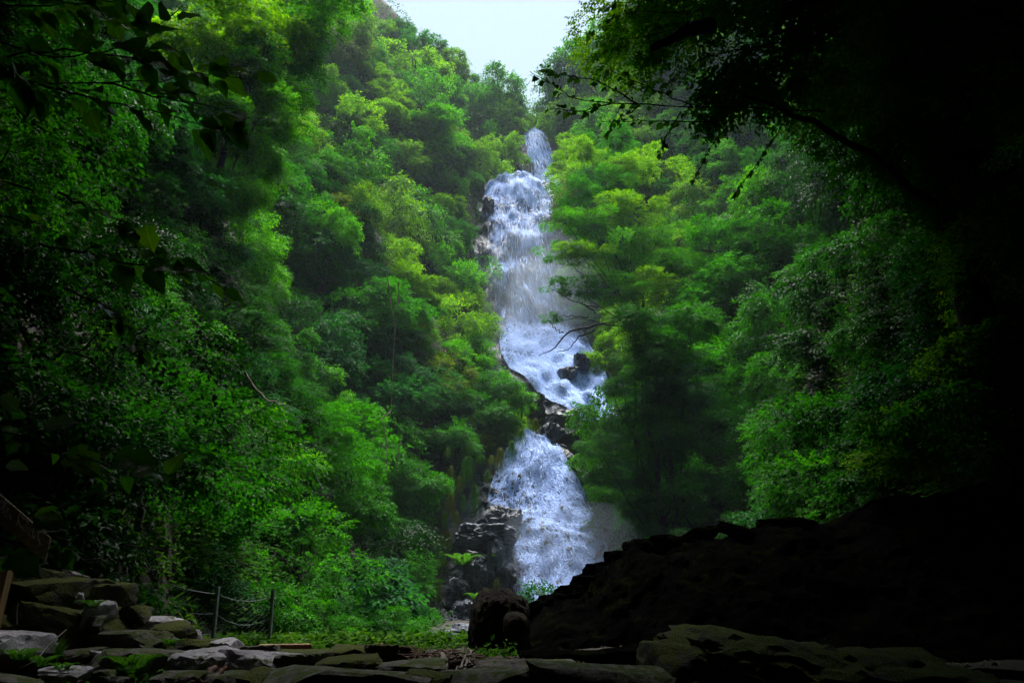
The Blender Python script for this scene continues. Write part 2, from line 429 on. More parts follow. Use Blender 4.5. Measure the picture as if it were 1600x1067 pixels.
def build_fall(idx, rows, nu, nv, ext, seed, a, step, cover, nstr, label, strw, soft=7, lift0=.10, poke=.5, cap=9.0, lacef=lambda v: 1.0 + 0 * v):
    base, off, b, dirn, u, dist, wd = fall_grid(rows, nu, nv, ext, lambda X, Z, S, uu: ledges(X, Z, S, uu, seed, a, step), seed)
    rockp = base + (off + b)[..., None] * dirn
    # smooth rock -> water sheet
    def blur(q, k):
        for _ in range(k):
            q = q.copy(); q[1:-1] = (q[:-2] + 2 * q[1:-1] + q[2:]) / 4; q[:, 1:-1] = (q[:, :-2] + 2 * q[:, 1:-1] + q[:, 2:]) / 4
        return q
    sm = blur(b, soft)
    b = np.minimum(b, sm + cap) if cap < 5 else b; rockp = base + (off + b)[..., None] * dirn
    i = np.arange(nv - 1)[:, None] * nu + np.arange(nu - 1)[None]
    F = np.stack([i, i + 1, i + nu + 1, i + nu], -1).reshape(-1, 4)
    cl = ob('rock_cliff', mesh_np('rock_cliff', rockp.reshape(-1, 3), F[:, ::-1], M['cliff'], False)); cl['kind'] = 'structure'
    # water sheet on u in 0..1 with ragged edge
    sel = np.where((u > -0.03) & (u < 1.03))[0]; j0, j1 = sel[0], sel[-1] + 1
    us = u[j0:j1]; wat = base[:, j0:j1] + (off + sm + lift0 + 0.05 * fbm(base[..., 0] * 2.5, np.broadcast_to(dist[:, None] * 0.8, base.shape[:2]), 0, 3, seed + 31))[:, j0:j1, None] * dirn
    edge = np.minimum(us, 1 - us)[None] + 0.05 * vn(us[None] * 4 + 0 * dist[:, None], dist[:, None] * 0.9 + 0 * us[None], 0, seed + 3)
    cov = np.clip(edge / 0.12, -0.5, 1) * 0.3 - 0.3 + cover(us[None], (dist / dist[-1])[:, None]) + np.clip((sm - b)[:, j0:j1] * poke, -0.3, 0.3)
    n2 = j1 - j0
    i2 = np.arange(nv - 1)[:, None] * n2 + np.arange(n2 - 1)[None]
    F2 = np.stack([i2, i2 + 1, i2 + n2 + 1, i2 + n2], -1).reshape(-1, 4)
    UV = np.stack([np.broadcast_to(us[None] * wd.mean(), cov.shape), np.broadcast_to(dist[:, None], cov.shape)], -1).reshape(-1, 2) + seed * 3.7
    root = ob('waterfall', mesh_np('waterfall', wat.reshape(-1, 3), F2[:, ::-1], M['water'], True, {'cover': ('POINT', cov.ravel()), 'lace': ('POINT', (lacef((dist / dist[-1])[:, None]) + 0 * us[None]).ravel())}, UV))
    root['kind'] = 'structure'; root['label'] = label
    # thin strands of water running over the rock, real ribbons
    r = np.random.RandomState(seed + 77)
    K = nstr; seglen = r.randint(3, 11, K); V = []; FF = []; o = 0
    u0 = np.clip(r.normal(0.5, 0.27, K), 0.02, 0.98); v0 = r.uniform(-0.05, 0.97, K)
    step_v = 1.0 / nv * 1.6
    from_u = (j1 - j0 - 1)
    def samp(grid, uu, vv):
        x = np.clip(uu * from_u, 0, from_u - 0.001); y = np.clip(vv * (nv - 1), 0, nv - 1.001)
        a0 = x.astype(int); b0 = y.astype(int); fx = (x - a0)[:, None]; fy = (y - b0)[:, None]
        return (grid[b0, a0] * (1 - fx) + grid[b0, a0 + 1] * fx) * (1 - fy) + (grid[b0 + 1, a0] * (1 - fx) + grid[b0 + 1, a0 + 1] * fx) * fy
    lift = r.uniform(0.02, 0.2, K)
    pts = []; uu = u0.copy(); vv = v0.copy()
    wob = r.uniform(-1, 1, (K, 3)); 
    for s in range(12):
        pts.append(samp(wat, uu, np.clip(vv, 0, 1)) + (lift * (0.5 + 0.5 * np.sin(s * 0.3 + u0 * 40)))[:, None] * dirn)
        uu = np.clip(uu + 0.004 * vn(uu * 30, vv * 50, 0, seed + 5) + 0.005 * wob[:, 0] * np.sin(s * .7 + wob[:, 1] * 3) + 0.003 * (uu - 0.5) + r.normal(0, 0.0025, K), 0, 1)
        vv = vv + step_v * (0.35 + 0.5 * r.rand(K)) * 0.8
    pts = np.stack(pts, 1)
    wdt = r.gamma(2.0, 0.5, K) * strw
    for k in range(K):
        n = seglen[k]; p = pts[k, :n]
        if v0[k] < 0: p = p[2:]; n = len(p)
        t = np.linspace(0, 1, n); ww = wdt[k] * np.sin(np.pi * np.clip(t, 0.02, 0.98)) ** 0.6 * (0.7 + 0.6 * r.rand(n))
        side = np.array((1, 0, 0)) + r.normal(0, 0.15, 3)
        V.append(np.concatenate([p - side * ww[:, None] / 2, p + side * ww[:, None] / 2])); q = np.arange(n - 1)
        FF.append(np.stack([q, q + 1, q + 1 + n, q + n], -1) + o); o += 2 * n
    st = ob('strands', mesh_np('strands', np.concatenate(V), np.concatenate(FF), M['strand'], True), root); st['kind'] = 'stuff'
    # spray: loose drops flung off the ledges
    K = nstr // 2
    uu = np.clip(r.normal(0.5, 0.3, K), 0, 1); vv = r.uniform(0, 1, K)
    c = samp(wat, uu, vv) + (np.abs(r.normal(0, 0.25, K)))[:, None] * dirn + r.normal(0, 0.05, (K, 3))
    s = (r.gamma(2, 0.5, K) * strw * 0.35)[:, None]
    tri = np.stack([c + np.array((-1, 0, -.6)) * s, c + np.array((1, 0, -.6)) * s, c + np.array((0, .3, 1.4)) * s], 1).reshape(-1, 3)
    sp = ob('spray', mesh_np('spray', tri, np.arange(3 * K).reshape(-1, 3), M['strand']), root); sp['kind'] = 'stuff'
    return base, rockp, u, dist

# py, left px, right px, forward distance
LOWER = [(692, 806, 862, 36.6), (700, 800, 870, 36.0), (720, 785, 882, 35.4), (745, 776, 893, 34.9), (775, 767, 907, 34.4), (805, 765, 920, 33.8),
         (830, 768, 932, 33.2), (850, 790, 942, 32.7), (880, 797, 950, 32.1), (915, 800, 955, 31.5), (950, 808, 958, 30.9), (985, 812, 960, 30.3)]
build_fall(0, LOWER, 130, 170, (0.95, 0.25), 5, 0.8, 1.0, lambda u, v: -0.02 + 0.34 * np.clip(u * 1.6 - 0.5, -0.4, 0.5) - .16 * np.exp(-((u - .3) / .12) ** 2 - ((v - .42) / .1) ** 2) - .12 * np.exp(-((u - .62) / .1) ** 2 - ((v - .62) / .15) ** 2) + 0.15 * np.exp(-((v - 0.1) / 0.12) ** 2) - 0.18 * np.exp(-((u - 0.42) / 0.09) ** 2 - ((v - 0.8) / 0.2) ** 2), 2400,
           'lower white waterfall fanning over dark ledges behind the round boulder', 0.013, 9, .08, 1.0)
UPPER = [(281, 782, 832, 61.0), (288, 772, 846, 60.5), (300, 764, 854, 59.8), (320, 756, 862, 58.8), (345, 760, 866, 57.6), (362, 764, 868, 56.2),
         (400, 764, 872, 54.6), (440, 770, 878, 53.6), (480, 777, 892, 52.8), (515, 782, 905, 51.8), (540, 783, 915, 50.2),
         (560, 786, 925, 48.4), (580, 800, 934, 46.8), (600, 822, 944, 45.4), (625, 850, 952, 44.0), (650, 885, 960, 42.4), (672, 905, 966, 41.0)]
build_fall(1, UPPER, 150, 300, (0.3, 0.3), 23, 0.6, 5.5, lambda u, v: 0.2 + 0.25 * np.exp(-((v - 0.04) / 0.08) ** 2) - 0.12 * np.exp(-((v - 0.48) / 0.16) ** 2) + 0.12 * np.exp(-((v - 0.8) / 0.12) ** 2), 2200,
           'tall white waterfall dropping between the tree covered slopes', 0.022, 22, .28, .25, .12, lambda v: np.clip((v - .55) / .12, 0.1, 1))
TOP = [(213, 820, 850, 76.0), (222, 820, 855, 73.6), (240, 823, 860, 71.5), (262, 829, 864, 70.2), (285, 833, 868, 69.0), (300, 836, 880, 67.5), (318, 842, 890, 66.0)]
build_fall(2, TOP, 60, 80, (0.5, 0.4), 41, 0.35, 3.5, lambda u, v: 0.4 - 0.2 * v, 1400, 'small bright topmost waterfall under the skyline trees', 0.03, 20, .3, .1, .1, lambda v: .1 + 0 * v)

# ------------------------------------------------------------------ foliage prototypes
def leaves_to_mesh(name, base, axis, nrm, ln, wd, mat, tone, detail=True):
    n = len(base); axis = unit(axis); side = unit(np.cross(nrm, axis)); nrm = np.cross(axis, side)
    L = ln[:, None]; W = wd[:, None]
    b = base; tip = base + axis * L - nrm * L * 0.18
    m = base + axis * L * 0.45
    l = m + side * W * 0.5 + nrm * W * 0.16; r = m - side * W * 0.5 + nrm * W * 0.16
    if detail:
        V = np.stack([b, l, tip, r, m - nrm * W * 0.02], 1).reshape(-1, 3); o = np.arange(n)[:, None] * 5
        F = np.concatenate([o + np.array([[0, 4, 1]]), o + np.array([[4, 2, 1]]), o + np.array([[0, 3, 4]]), o + np.array([[4, 3, 2]])])
        T = np.tile(tone, 4)
    else:
        V = np.stack([b, l, tip, r], 1).reshape(-1, 3); o = np.arange(n)[:, None] * 4
        F = np.concatenate([o + np.array([[0, 2, 1]]), o + np.array([[0, 3, 2]])]); T = np.tile(tone, 2)
    return mesh_np(name, V, F, mat, False, {'tone': ('FACE', T)})

def crown(name, seed, rad, nspray, nleaf, leaf, wr, mat, flat=0.75, lobes=11, layer=0.6, droop=0.25, lobe_r=(0.3, 0.5), detail=True, thin=0.0, lz=0.42):
    r = np.random.RandomState(seed)
    cen = unit(r.normal(0, 1, (lobes, 3))) * (rad * r.uniform(0.2, 0.98, lobes) ** 0.75)[:, None] * np.array((1, 1, flat))
    cr = rad * r.uniform(*lobe_r, lobes)
    cen[0] = 0; cr[0] = rad * 0.45
    q = r.randint(0, lobes, nspray * 3); d = unit(r.normal(0, 1, (nspray * 3, 3)) + np.array((0, 0, 0.35)))
    p = cen[q] + d * cr[q, None] * np.array((1, 1, lz)) * r.uniform(0.72, 1.08, len(q))[:, None]
    # drop those deep inside another lobe
    dd = np.linalg.norm((p[:, None] - cen[None]) / np.array((1, 1, lz)), axis=2) / cr[None]
    keep = (dd < 0.72).sum(1) == 0
    keep &= ~((vn(p[:, 0] * 1.7 / rad * 2, p[:, 1] * 1.7 / rad * 2, p[:, 2] * 1.7 / rad * 2, seed) > 0.45 - thin) & (r.rand(len(p)) < 0.8))
    p = p[keep][:nspray]; d = d[keep][:nspray]; n = len(p)
    up = np.array((0, 0, 1.0))
    outw = unit(p * np.array((1, 1, 0.3)) + 1e-6)
    ax = unit(outw + d * 0.4 + r.normal(0, 0.35, (n, 3)) - up * droop)
    nr = unit(up * layer + d * (1 - layer) + r.normal(0, 0.22, (n, 3)))
    sd = unit(np.cross(nr, ax)); nr = np.cross(ax, sd)
    slen = leaf * nleaf * 0.30
    k = np.arange(nleaf); t = (k / max(1, nleaf - 1))
    sgn = np.where(k % 2 == 0, 1, -1)
    base = p[:, None] + ax[:, None] * (t * slen)[None, :, None] - up * (t ** 2 * slen * 0.25)[None, :, None] + r.normal(0, leaf * 0.15, (n, nleaf, 3))
    fan = np.where(k == nleaf - 1, 0.1, 1.0)
    la = ax[:, None] * 0.75 + sd[:, None] * (sgn * fan)[None, :, None] - up * 0.2 + r.normal(0, 0.22, (n, nleaf, 3))
    ln_ = nr[:, None] + r.normal(0, 0.28, (n, nleaf, 3))
    sz = leaf * r.uniform(0.6, 1.15, (n, nleaf)) * (1 - 0.3 * t)[None]
    tone = np.clip(0.5 + 0.2 * r.normal(0, 1, (n, 1)) + 0.18 * r.normal(0, 1, (n, nleaf)), 0, 0.97)
    rare = r.rand(n, nleaf) < 0.002; tone = np.where(rare, 1.0, tone)
    return leaves_to_mesh(name, base.reshape(-1, 3), la.reshape(-1, 3), unit(ln_.reshape(-1, 3)), sz.ravel(), sz.ravel() * wr, mat, tone.ravel(), detail)

def trunk_mesh(name, seed, h, rad, crown_r, limbs=5, mat=None):
    """trunk from z=0 to h, limbs that reach into a crown centred at h"""
    r = np.random.RandomState(seed); parts = []
    bend = r.normal(0, 0.1 * h, 2)
    path = smooth_path([(0, 0, -0.6), (bend[0] * 0.4, bend[1] * 0.4, h * 0.35), (bend[0] * 0.3, bend[1] * 0.3, h * 0.7), (0, 0, h), (0, 0, h + crown_r * 0.35)], 12, 0.02 * h, seed)
    parts.append(tube(path, np.linspace(rad, rad * 0.3, 12), 7))
    for q in range(limbs):
        a = q * 2.4 + r.rand(); s = path[5 + q % 5]
        e = np.array((math.cos(a), math.sin(a), 0)) * crown_r * r.uniform(0.6, 0.85) + np.array((0, 0, h + crown_r * r.uniform(-0.2, 0.35)))
        m = (s + e) / 2 + np.array((0, 0, crown_r * 0.12))
        pp = smooth_path([s, m, e], 8, 0.03 * crown_r, seed + q)
        parts.append(tube(pp, np.linspace(rad * 0.45, rad * 0.08, 8), 5))
        for w_ in range(3):
            s2 = pp[3 + w_]; e2 = s2 + unit(r.normal(0, 1, 3) + np.array((math.cos(a), math.sin(a), 0.1))) * crown_r * 0.4
            parts.append(tube(smooth_path([s2, (s2 + e2) / 2 + r.normal(0, .04, 3) * crown_r, e2], 5), np.linspace(rad * 0.16, rad * 0.03, 5), 4))
    v, f = join(parts)
    return mesh_np(name, v, f, mat or M['bark'], True)

PROTO = {}
def proto(key, cm, tm, h, kind): PROTO[key] = (cm, tm, h, kind)
# near: unit crown radius about 1.15 m, leaves 7-9 cm
proto('shrub_a', crown('foliage', 1, 1.15, 680, 10, 0.125, 0.55, M['leaf'], 0.8), trunk_mesh('stem', 1, 0.7, 0.045, 1.1), 0.7, 'shrub')
proto('shrub_b', crown('foliage', 2, 1.15, 820, 9, 0.108, 0.5, M['leaf'], 0.7, 14, 0.7, 0.3, (0.22, 0.42)), trunk_mesh('stem', 2, 0.7, 0.04, 1.1), 0.7, 'shrub')
proto('shrub_c', crown('foliage', 3, 1.2, 620, 8, 0.155, 0.62, M['thin'], 0.85, 9, 0.5, 0.4), trunk_mesh('stem', 3, 0.7, 0.045, 1.1), 0.7, 'shrub')
proto('ever_a', crown('foliage', 4, 1.2, 1100, 8, 0.115, 0.36, M['gloss'], 0.85, 12, 0.45, 0.1), trunk_mesh('stem', 4, 0.8, 0.05, 1.1), 0.8, 'evergreen shrub')
proto('maple_a', crown('foliage', 5, 1.5, 1000, 10, 0.09, 0.6, M['thin'], 0.6, 12, 0.92, 0.12, (0.25, 0.45), thin=0.15), trunk_mesh('stem', 5, 1.2, 0.05, 1.4), 1.2, 'maple')
# mid: radius about 2.8 m
proto('tree_a', crown('crown', 11, 2.8, 1300, 9, 0.22, 0.6, M['leaf'], 0.85, 19, 0.6, 0.2, (.18, .42), detail=False), trunk_mesh('trunk', 11, 3.4, 0.16, 2.6), 3.4, 'tree')
proto('tree_b', crown('crown', 12, 2.8, 1500, 8, 0.205, 0.55, M['thin'], 0.65, 21, 0.85, 0.15, (0.15, 0.38), detail=False, thin=0.1), trunk_mesh('trunk', 12, 3.4, 0.14, 2.6), 3.4, 'tree')
proto('tree_c', crown('crown', 13, 2.6, 1500, 8, 0.21, 0.42, M['gloss'], 0.95, 15, 0.4, 0.05, (.2, .42), detail=False), trunk_mesh('trunk', 13, 3.2, 0.17, 2.4), 3.2, 'evergreen tree')
proto('tree_d', crown('crown', 15, 2.8, 900, 10, 0.27, 0.6, M['leaf'], 0.9, 20, 0.55, 0.45, (.18, .4), lz=.5), trunk_mesh('trunk', 15, 3.4, 0.15, 2.6), 3.4, 'broadleaf tree')
proto('tree_e', crown('crown', 16, 2.8, 900, 9, 0.28, 0.5, M['thin'], 0.75, 22, 0.75, 0.35, (.16, .36), lz=.36), trunk_mesh('trunk', 16, 3.4, 0.13, 2.6), 3.4, 'broadleaf tree')
proto('maple_b', crown('crown', 14, 3.0, 1500, 9, 0.19, 0.6, M['thin'], 0.5, 20, 0.95, 0.1, (0.18, 0.4), detail=False, thin=0.15), trunk_mesh('trunk', 14, 3.2, 0.14, 2.8), 3.2, 'maple')
# far: radius about 4 m
proto('far_a', crown('crown', 21, 4.2, 1250, 8, 0.38, 0.62, M['leaf'], 0.85, 22, 0.6, 0.15, (0.15, 0.36), detail=False), trunk_mesh('trunk', 21, 5.0, 0.2, 3.9), 5.0, 'tree')
proto('far_b', crown('crown', 22, 4.0, 1150, 8, 0.37, 0.6, M['thin'], 1.0, 20, 0.7, 0.2, (0.16, 0.38), detail=False, thin=0.1), trunk_mesh('trunk', 22, 5.5, 0.2, 3.9), 5.5, 'tree')
proto('far_c', crown('crown', 23, 3.6, 1200, 8, 0.32, 0.5, M['gloss'], 1.1, 10, 0.4, 0.0, detail=False), trunk_mesh('trunk', 23, 5.0, 0.2, 3.2), 5.0, 'evergreen tree')

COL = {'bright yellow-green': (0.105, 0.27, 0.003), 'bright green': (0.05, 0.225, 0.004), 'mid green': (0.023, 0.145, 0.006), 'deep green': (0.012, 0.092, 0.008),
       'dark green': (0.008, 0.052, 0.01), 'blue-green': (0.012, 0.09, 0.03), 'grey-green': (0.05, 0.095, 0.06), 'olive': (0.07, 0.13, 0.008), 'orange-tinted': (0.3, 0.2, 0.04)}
PLANTS = []
def plant(key, ground, scale, colname, rz, zscale=1.0, lean=(0, 0), hmul=1.0):
    cm, tm, h, kind = PROTO[key]
    nm = {'shrub': 'shrub', 'evergreen shrub': 'evergreen_shrub', 'maple': 'maple_tree', 'tree': 'leafy_tree', 'broadleaf tree': 'broadleaf_tree', 'evergreen tree': 'evergreen_tree'}[kind]
    root = empty(nm, ground)
    root.rotation_euler = (lean[0], lean[1], rz)
    c = ob('crown' if 'tree' in nm else 'foliage', cm, root, (0, 0, h * scale * hmul)); c.scale = (scale, scale, scale * zscale)
    c.color = (*COL[colname], 1)
    t = ob('trunk' if 'tree' in nm else 'stem', tm, root); t.scale = (scale, scale, scale * hmul)
    PLANTS.append([root, kind, colname, np.array(ground) + np.array((0, 0, h * scale * hmul)), scale * (1.2 if key[:2] in ('sh', 'ev', 'ma') else 3)])
    return root

# outline of the open water in the photograph, kept free of crowns
WPOLY = [(row[0], row[1], row[2]) for row in TOP[:-2]] + [(row[0], row[1], row[2]) for row in UPPER] + [(row[0], row[1], row[2]) for row in LOWER]
WPOLY = sorted(WPOLY); WY = np.array([q[0] for q in WPOLY]); WL = np.array([q[1] for q in WPOLY]); WR = np.array([q[2] for q in WPOLY])
WR2 = np.interp(WY, [200, 280, 285, 330, 400, 430, 520, 560, 600, 655, 690, 760, 800, 1000], [858, 862, 856, 856, 856, 866, 905, 925, 942, 950, 868, 900, 925, 950])
def water_gap(px, py):
    l = np.interp(py, WY, WL); r = np.interp(py, WY, WR2)
    if py < 212 or py > 960: return 999
    return max(l - px, px - r)

# canopy distribution: rays into the gorge, dart throwing
def cand(n, x0, x1, y0, y1, seed):
    r = np.random.RandomState(seed); return r.uniform(x0, x1, n), r.uniform(y0, y1, n)
cx, cyy = cand(7400, -60, 1660, -90, 1010, 3)
hit, pts = march(cx, cyy)
acc = []
rr = np.random.RandomState(5)
for k in range(len(cx)):
    if not hit[k]: continue
    p = pts[k]; Y = p[1]; ax = p[1] * CP + (p[2] - 1.55) * SP
    if Y < 6.5: continue
    left = p[0] < np.interp(Y, XY, XX)
    if Y < 24: s = rr.uniform(0.7, 1.25) * (0.85 + Y / 60); key = rr.choice(['shrub_a', 'shrub_b', 'shrub_c', 'ever_a', 'maple_a'], p=[.3, .3, .14, .12, .14]); rad = 1.15 * s
    elif Y < 64: s = rr.uniform(0.42, 1.08) * (0.75 + (Y - 24) / 110); key = rr.choice(['tree_a', 'tree_b', 'tree_c', 'maple_b', 'tree_d', 'tree_e'], p=[.1, .1, .07, .13, .32, .28] if Y < 46 else [.2, .2, .1, .2, .15, .15]); rad = 2.8 * s
    else: s = rr.uniform(0.45, 1.2); key = rr.choice(['far_a', 'far_b', 'far_c'], p=[.45, .43, .12]); rad = 4 * s
    hh = PROTO[key][2] * s * 0.8
    c3 = p + np.array((0, 0, hh)); qx, qy, qa = project(c3)
    rp = rad * FPX / qa
    if water_gap(qx, qy) < rp * 0.72 + 3: continue
    if Y < 20 and qy > 930 and left and qx > 60: 
        if Y < 9: continue
    if Y < 11.8 and 120 < qx < 530 and qy > 730:
        if Y < 10.3: continue
        s *= .5; rp *= .5
    if not left and Y < 14: 
        if qy > 700: continue
    # cliff beside the lower fall stays open
    if 690 - rp * 1.1 < qx < 800 and 700 < qy < 1010: continue
    # the sky opening between the two slopes
    if 40 < qx < 1600:
        skyl = np.interp(qx, [545, 590, 640, 700, 760, 800, 840, 860, 880, 905, 940, 965], [-40, 12, 35, 42, 66, 95, 150, 160, 95, 60, 20, -40])
        if qy - rp * 1.25 < skyl and 540 < qx < 965: 
            s *= .38; rp *= .38; c3 = p + np.array((0, 0, PROTO[key][2] * s * .8)); qx, qy, qa = [float(q) for q in project(c3)]
            if qy - rp * 1.5 < skyl: continue
    sp = rp * 0.72
    ok = True
    for (ux, uy, ua, ur) in acc:
        if abs(ua - qa) < 0.35 * qa and (ux - qx) ** 2 + (uy - qy) ** 2 < (0.5 * (sp + ur)) ** 2: ok = False; break
    if not ok: continue
    acc.append((qx, qy, qa, sp))
    # leaf colours by place, with the shade of near and lower banks put in
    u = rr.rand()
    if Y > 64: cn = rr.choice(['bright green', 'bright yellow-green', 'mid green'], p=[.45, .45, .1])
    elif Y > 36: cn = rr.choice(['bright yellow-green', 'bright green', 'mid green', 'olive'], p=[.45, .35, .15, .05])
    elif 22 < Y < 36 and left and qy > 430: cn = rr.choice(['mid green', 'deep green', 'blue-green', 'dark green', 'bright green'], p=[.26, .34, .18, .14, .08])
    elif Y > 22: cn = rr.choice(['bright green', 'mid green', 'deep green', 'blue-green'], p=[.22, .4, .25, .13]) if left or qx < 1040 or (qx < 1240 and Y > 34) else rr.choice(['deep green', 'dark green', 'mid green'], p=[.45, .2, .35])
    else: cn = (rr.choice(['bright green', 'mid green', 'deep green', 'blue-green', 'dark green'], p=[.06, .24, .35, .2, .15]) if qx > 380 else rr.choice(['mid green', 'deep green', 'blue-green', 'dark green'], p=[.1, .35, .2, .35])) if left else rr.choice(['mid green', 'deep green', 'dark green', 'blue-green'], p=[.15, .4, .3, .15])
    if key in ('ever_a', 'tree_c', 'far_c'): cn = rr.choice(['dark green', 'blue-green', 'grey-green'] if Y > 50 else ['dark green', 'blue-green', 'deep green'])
    g = p.copy(); g[2] = float(terrain(p[0], p[1])) - 0.15
    sgn = 1 if left else -1
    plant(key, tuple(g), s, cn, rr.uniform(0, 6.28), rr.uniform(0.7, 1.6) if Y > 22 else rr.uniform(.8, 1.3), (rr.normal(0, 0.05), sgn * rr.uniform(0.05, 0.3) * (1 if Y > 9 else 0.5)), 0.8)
print('plants', len(PLANTS))

# ------------------------------------------------------------------ undergrowth, one mass
def undergrowth(n, seed):
    r = np.random.RandomState(seed)
    ux, uy = r.uniform(-60, 1660, n), r.uniform(-60, 1000, n)
    h, p = march(ux, uy); p = p[h]; p = p[(p[:, 1] > 9.9)]
    p[:, 2] = terrain(p[:, 0], p[:, 1])
    qx, qy, qa = project(p)
    ok = ~((qx > 690) & (qx < 1000) & (qy > 690)) & np.array([water_gap(a, b) > 4 for a, b in zip(qx, qy)])
    p = p[ok]; qa = qa[ok]; k = 8; n = len(p)
    sz = np.clip(0.06 + qa * 0.0022, 0.07, 0.3)
    off = r.normal(0, 1, (n, k, 3)) * (sz * 2.2)[:, None, None]; off[..., 2] = np.abs(off[..., 2]) * 0.9
    b = p[:, None] + off
    axs = unit(off * np.array((1, 1, .2)) + r.normal(0, 0.03, (n, k, 3)) - np.array((0, .02, .03)))
    nr = unit(np.array((0, -.35, 1.0)) + r.normal(0, 0.35, (n, k, 3)))
    ln = (sz[:, None] * r.uniform(.7, 1.3, (n, k))).ravel()
    tone = np.clip(r.normal(.45, .2, (n, 1)) + r.normal(0, .12, (n, k)), 0, .97).ravel()
    return leaves_to_mesh('undergrowth', b.reshape(-1, 3), axs.reshape(-1, 3), nr.reshape(-1, 3), ln, ln * .6, M['leaf'], tone, False)
ug = ob('undergrowth', undergrowth(48000, 8)); ug['kind'] = 'stuff'; ug.color = (0.035, 0.12, 0.02, 1)

# ------------------------------------------------------------------ rock bank on the right
CREST = [(700, 1022, 9.4), (790, 985, 9.3), (822, 962, 9.2), (850, 940, 9.2), (880, 930, 9.1), (905, 922, 9.1), (930, 900, 9.0), (960, 880, 9.0), (985, 862, 9.0), (1020, 848, 8.9), (1060, 838, 8.9),
         (1130, 830, 8.8), (1200, 818, 8.8), (1300, 806, 8.8), (1400, 788, 8.8), (1500, 764, 8.8), (1620, 738, 8.9), (1800, 700, 9.2), (2050, 640, 9.8)]
def bank():
    nu, nv = 260, 70
    cr = np.array([P(*q) for q in CREST]); t = np.linspace(0, len(cr) - 1, nu); q = np.arange(len(cr))
    c = np.stack([np.interp(t, q, cr[:, k]) for k in range(3)], -1)
    v = np.linspace(0, 1, nv)
    prof_y = np.interp(v, [0, .5, .62, .72, 1], [-2.6, -0.7, 0, .5, 4.2])
    prof_z = np.interp(v, [0, .25, .5, .62, .72, 1], [0, .42, .8, 1.0, .98, .75])
    base = 0.9
    X = np.repeat(c[:, 0][:, None], nv, 1); Yg = c[:, 1][:, None] + prof_y[None]
    Z = base + (c[:, 2] - base)[:, None] * prof_z[None]
    a = np.clip(((c[:, 2] - 1.2) / 0.8), 0.12, 1)[:, None]
    wv = X * 1.4 + .9 * fbm(X * .8, Yg * .8, Z, 3, 4)
    blk = np.round(vn(X * 2.2, Yg * 1.6, Z * 2.2, 12) * 2.5) / 2.5
    rg = 1 - np.abs(vn(X * 1.6, Yg * 1.3, Z * 1.6, 21)); rg2 = 1 - np.abs(vn(X * 4.1, Yg * 3.5, Z * 4.1, 22))
    d = a * (0.05 * blk + 0.13 * fbm(X * 1.1, Yg * 1.1, Z * 1.1, 5, 6) + .12 * (rg - .7) + .06 * (rg2 - .7) + .02 * vn(X * 12, Yg * 12, Z * 12, 3))
    Z = Z + d * 0.9; Yg = Yg - d * 1.1
    V = np.stack([X, Yg, Z], -1).reshape(-1, 3)
    i = np.arange(nu - 1)[:, None] * nv + np.arange(nv - 1)[None]
    F = np.stack([i, i + nv, i + nv + 1, i + 1], -1).reshape(-1, 4)
    o = ob('rock_bank', mesh_np('rock_bank', V, F, M['shadedrock'], False)); o['kind'] = 'structure'
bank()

CRS = []
def pxrock(name, x0, x1, y0, y1, Y, depth, seed, mat, parent=None, rot=(0, 0, 0), **kw):
    """a stone that spans x0..x1, y0..y1 of the photograph at distance Y"""
    c = P((x0 + x1) / 2, (y0 + y1) / 2, Y); a = P(x0, (y0 + y1) / 2, Y); b = P(x1, (y0 + y1) / 2, Y); t = P((x0 + x1) / 2, y0, Y); m = P((x0 + x1) / 2, y1, Y)
    sz = (abs(b[0] - a[0]) * 1.04, depth, abs(t[2] - m[2]))
    if parent: c = c - np.array(parent.location)
    return rock(name, tuple(c), sz, seed, M[mat], rot, parent, **kw)

# round boulder standing in front of the fall, and its small neighbour
b1 = pxrock('boulder', 735, 826, 922, 1066, 7.6, 0.75, 51, 'brownrock', rot=(0, 0.02, 0.1), box=0.9, cuts=6, noise=0.11, sub=5, pn=3.0)
tag(b1, 'tall round topped brown boulder standing in front of the lower waterfall', 'boulder')
b2 = pxrock('small_boulder', 787, 824, 955, 1000, 7.1, 0.4, 54, 'brownrock', rot=(0, 0, .1), box=.9, cuts=4, noise=.06, sub=4, pn=2.5)
tag(b2, 'small brown boulder leaning on the tall round boulder', 'boulder')
b3 = pxrock('flat_boulder', 1018, 1130, 1006, 1085, 4.9, .8, 61, 'mossstone', rot=(0, 0, .1), box=.8, noise=.07, sub=4)
tag(b3, 'flat topped pale grey boulder at the dark end of the steps', 'boulder')
b4 = pxrock('mossy_boulder', 1085, 1420, 1004, 1130, 4.8, 1.6, 63, 'mossstone', rot=(.06, .10, .1), box=.78, noise=.2, sub=5, cuts=14)
tag(b4, 'broad green mossy boulder in front of the black bank', 'boulder')

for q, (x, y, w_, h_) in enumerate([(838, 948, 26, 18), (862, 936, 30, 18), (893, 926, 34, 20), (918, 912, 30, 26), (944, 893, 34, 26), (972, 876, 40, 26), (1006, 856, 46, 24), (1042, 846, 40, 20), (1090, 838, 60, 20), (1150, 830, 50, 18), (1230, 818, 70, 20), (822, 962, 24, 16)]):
    o = pxrock('crest_stone', x - w_ / 2, x + w_ / 2, y - h_ / 2, y + h_ / 2, 9.0, .4, 300 + q, 'shadedrock', rot=(0, .3 * ((q % 3) - 1), .3 * q), box=.8, cuts=12, noise=.15, sub=4)
    tag(o, 'shade-darkened stone on the crest of the dark bank, ' + ('second third fourth fifth sixth seventh eighth ninth tenth eleventh last first'.split()[q]) + ' going up from the round boulder', 'stone', 'stones on the crest of the dark bank')

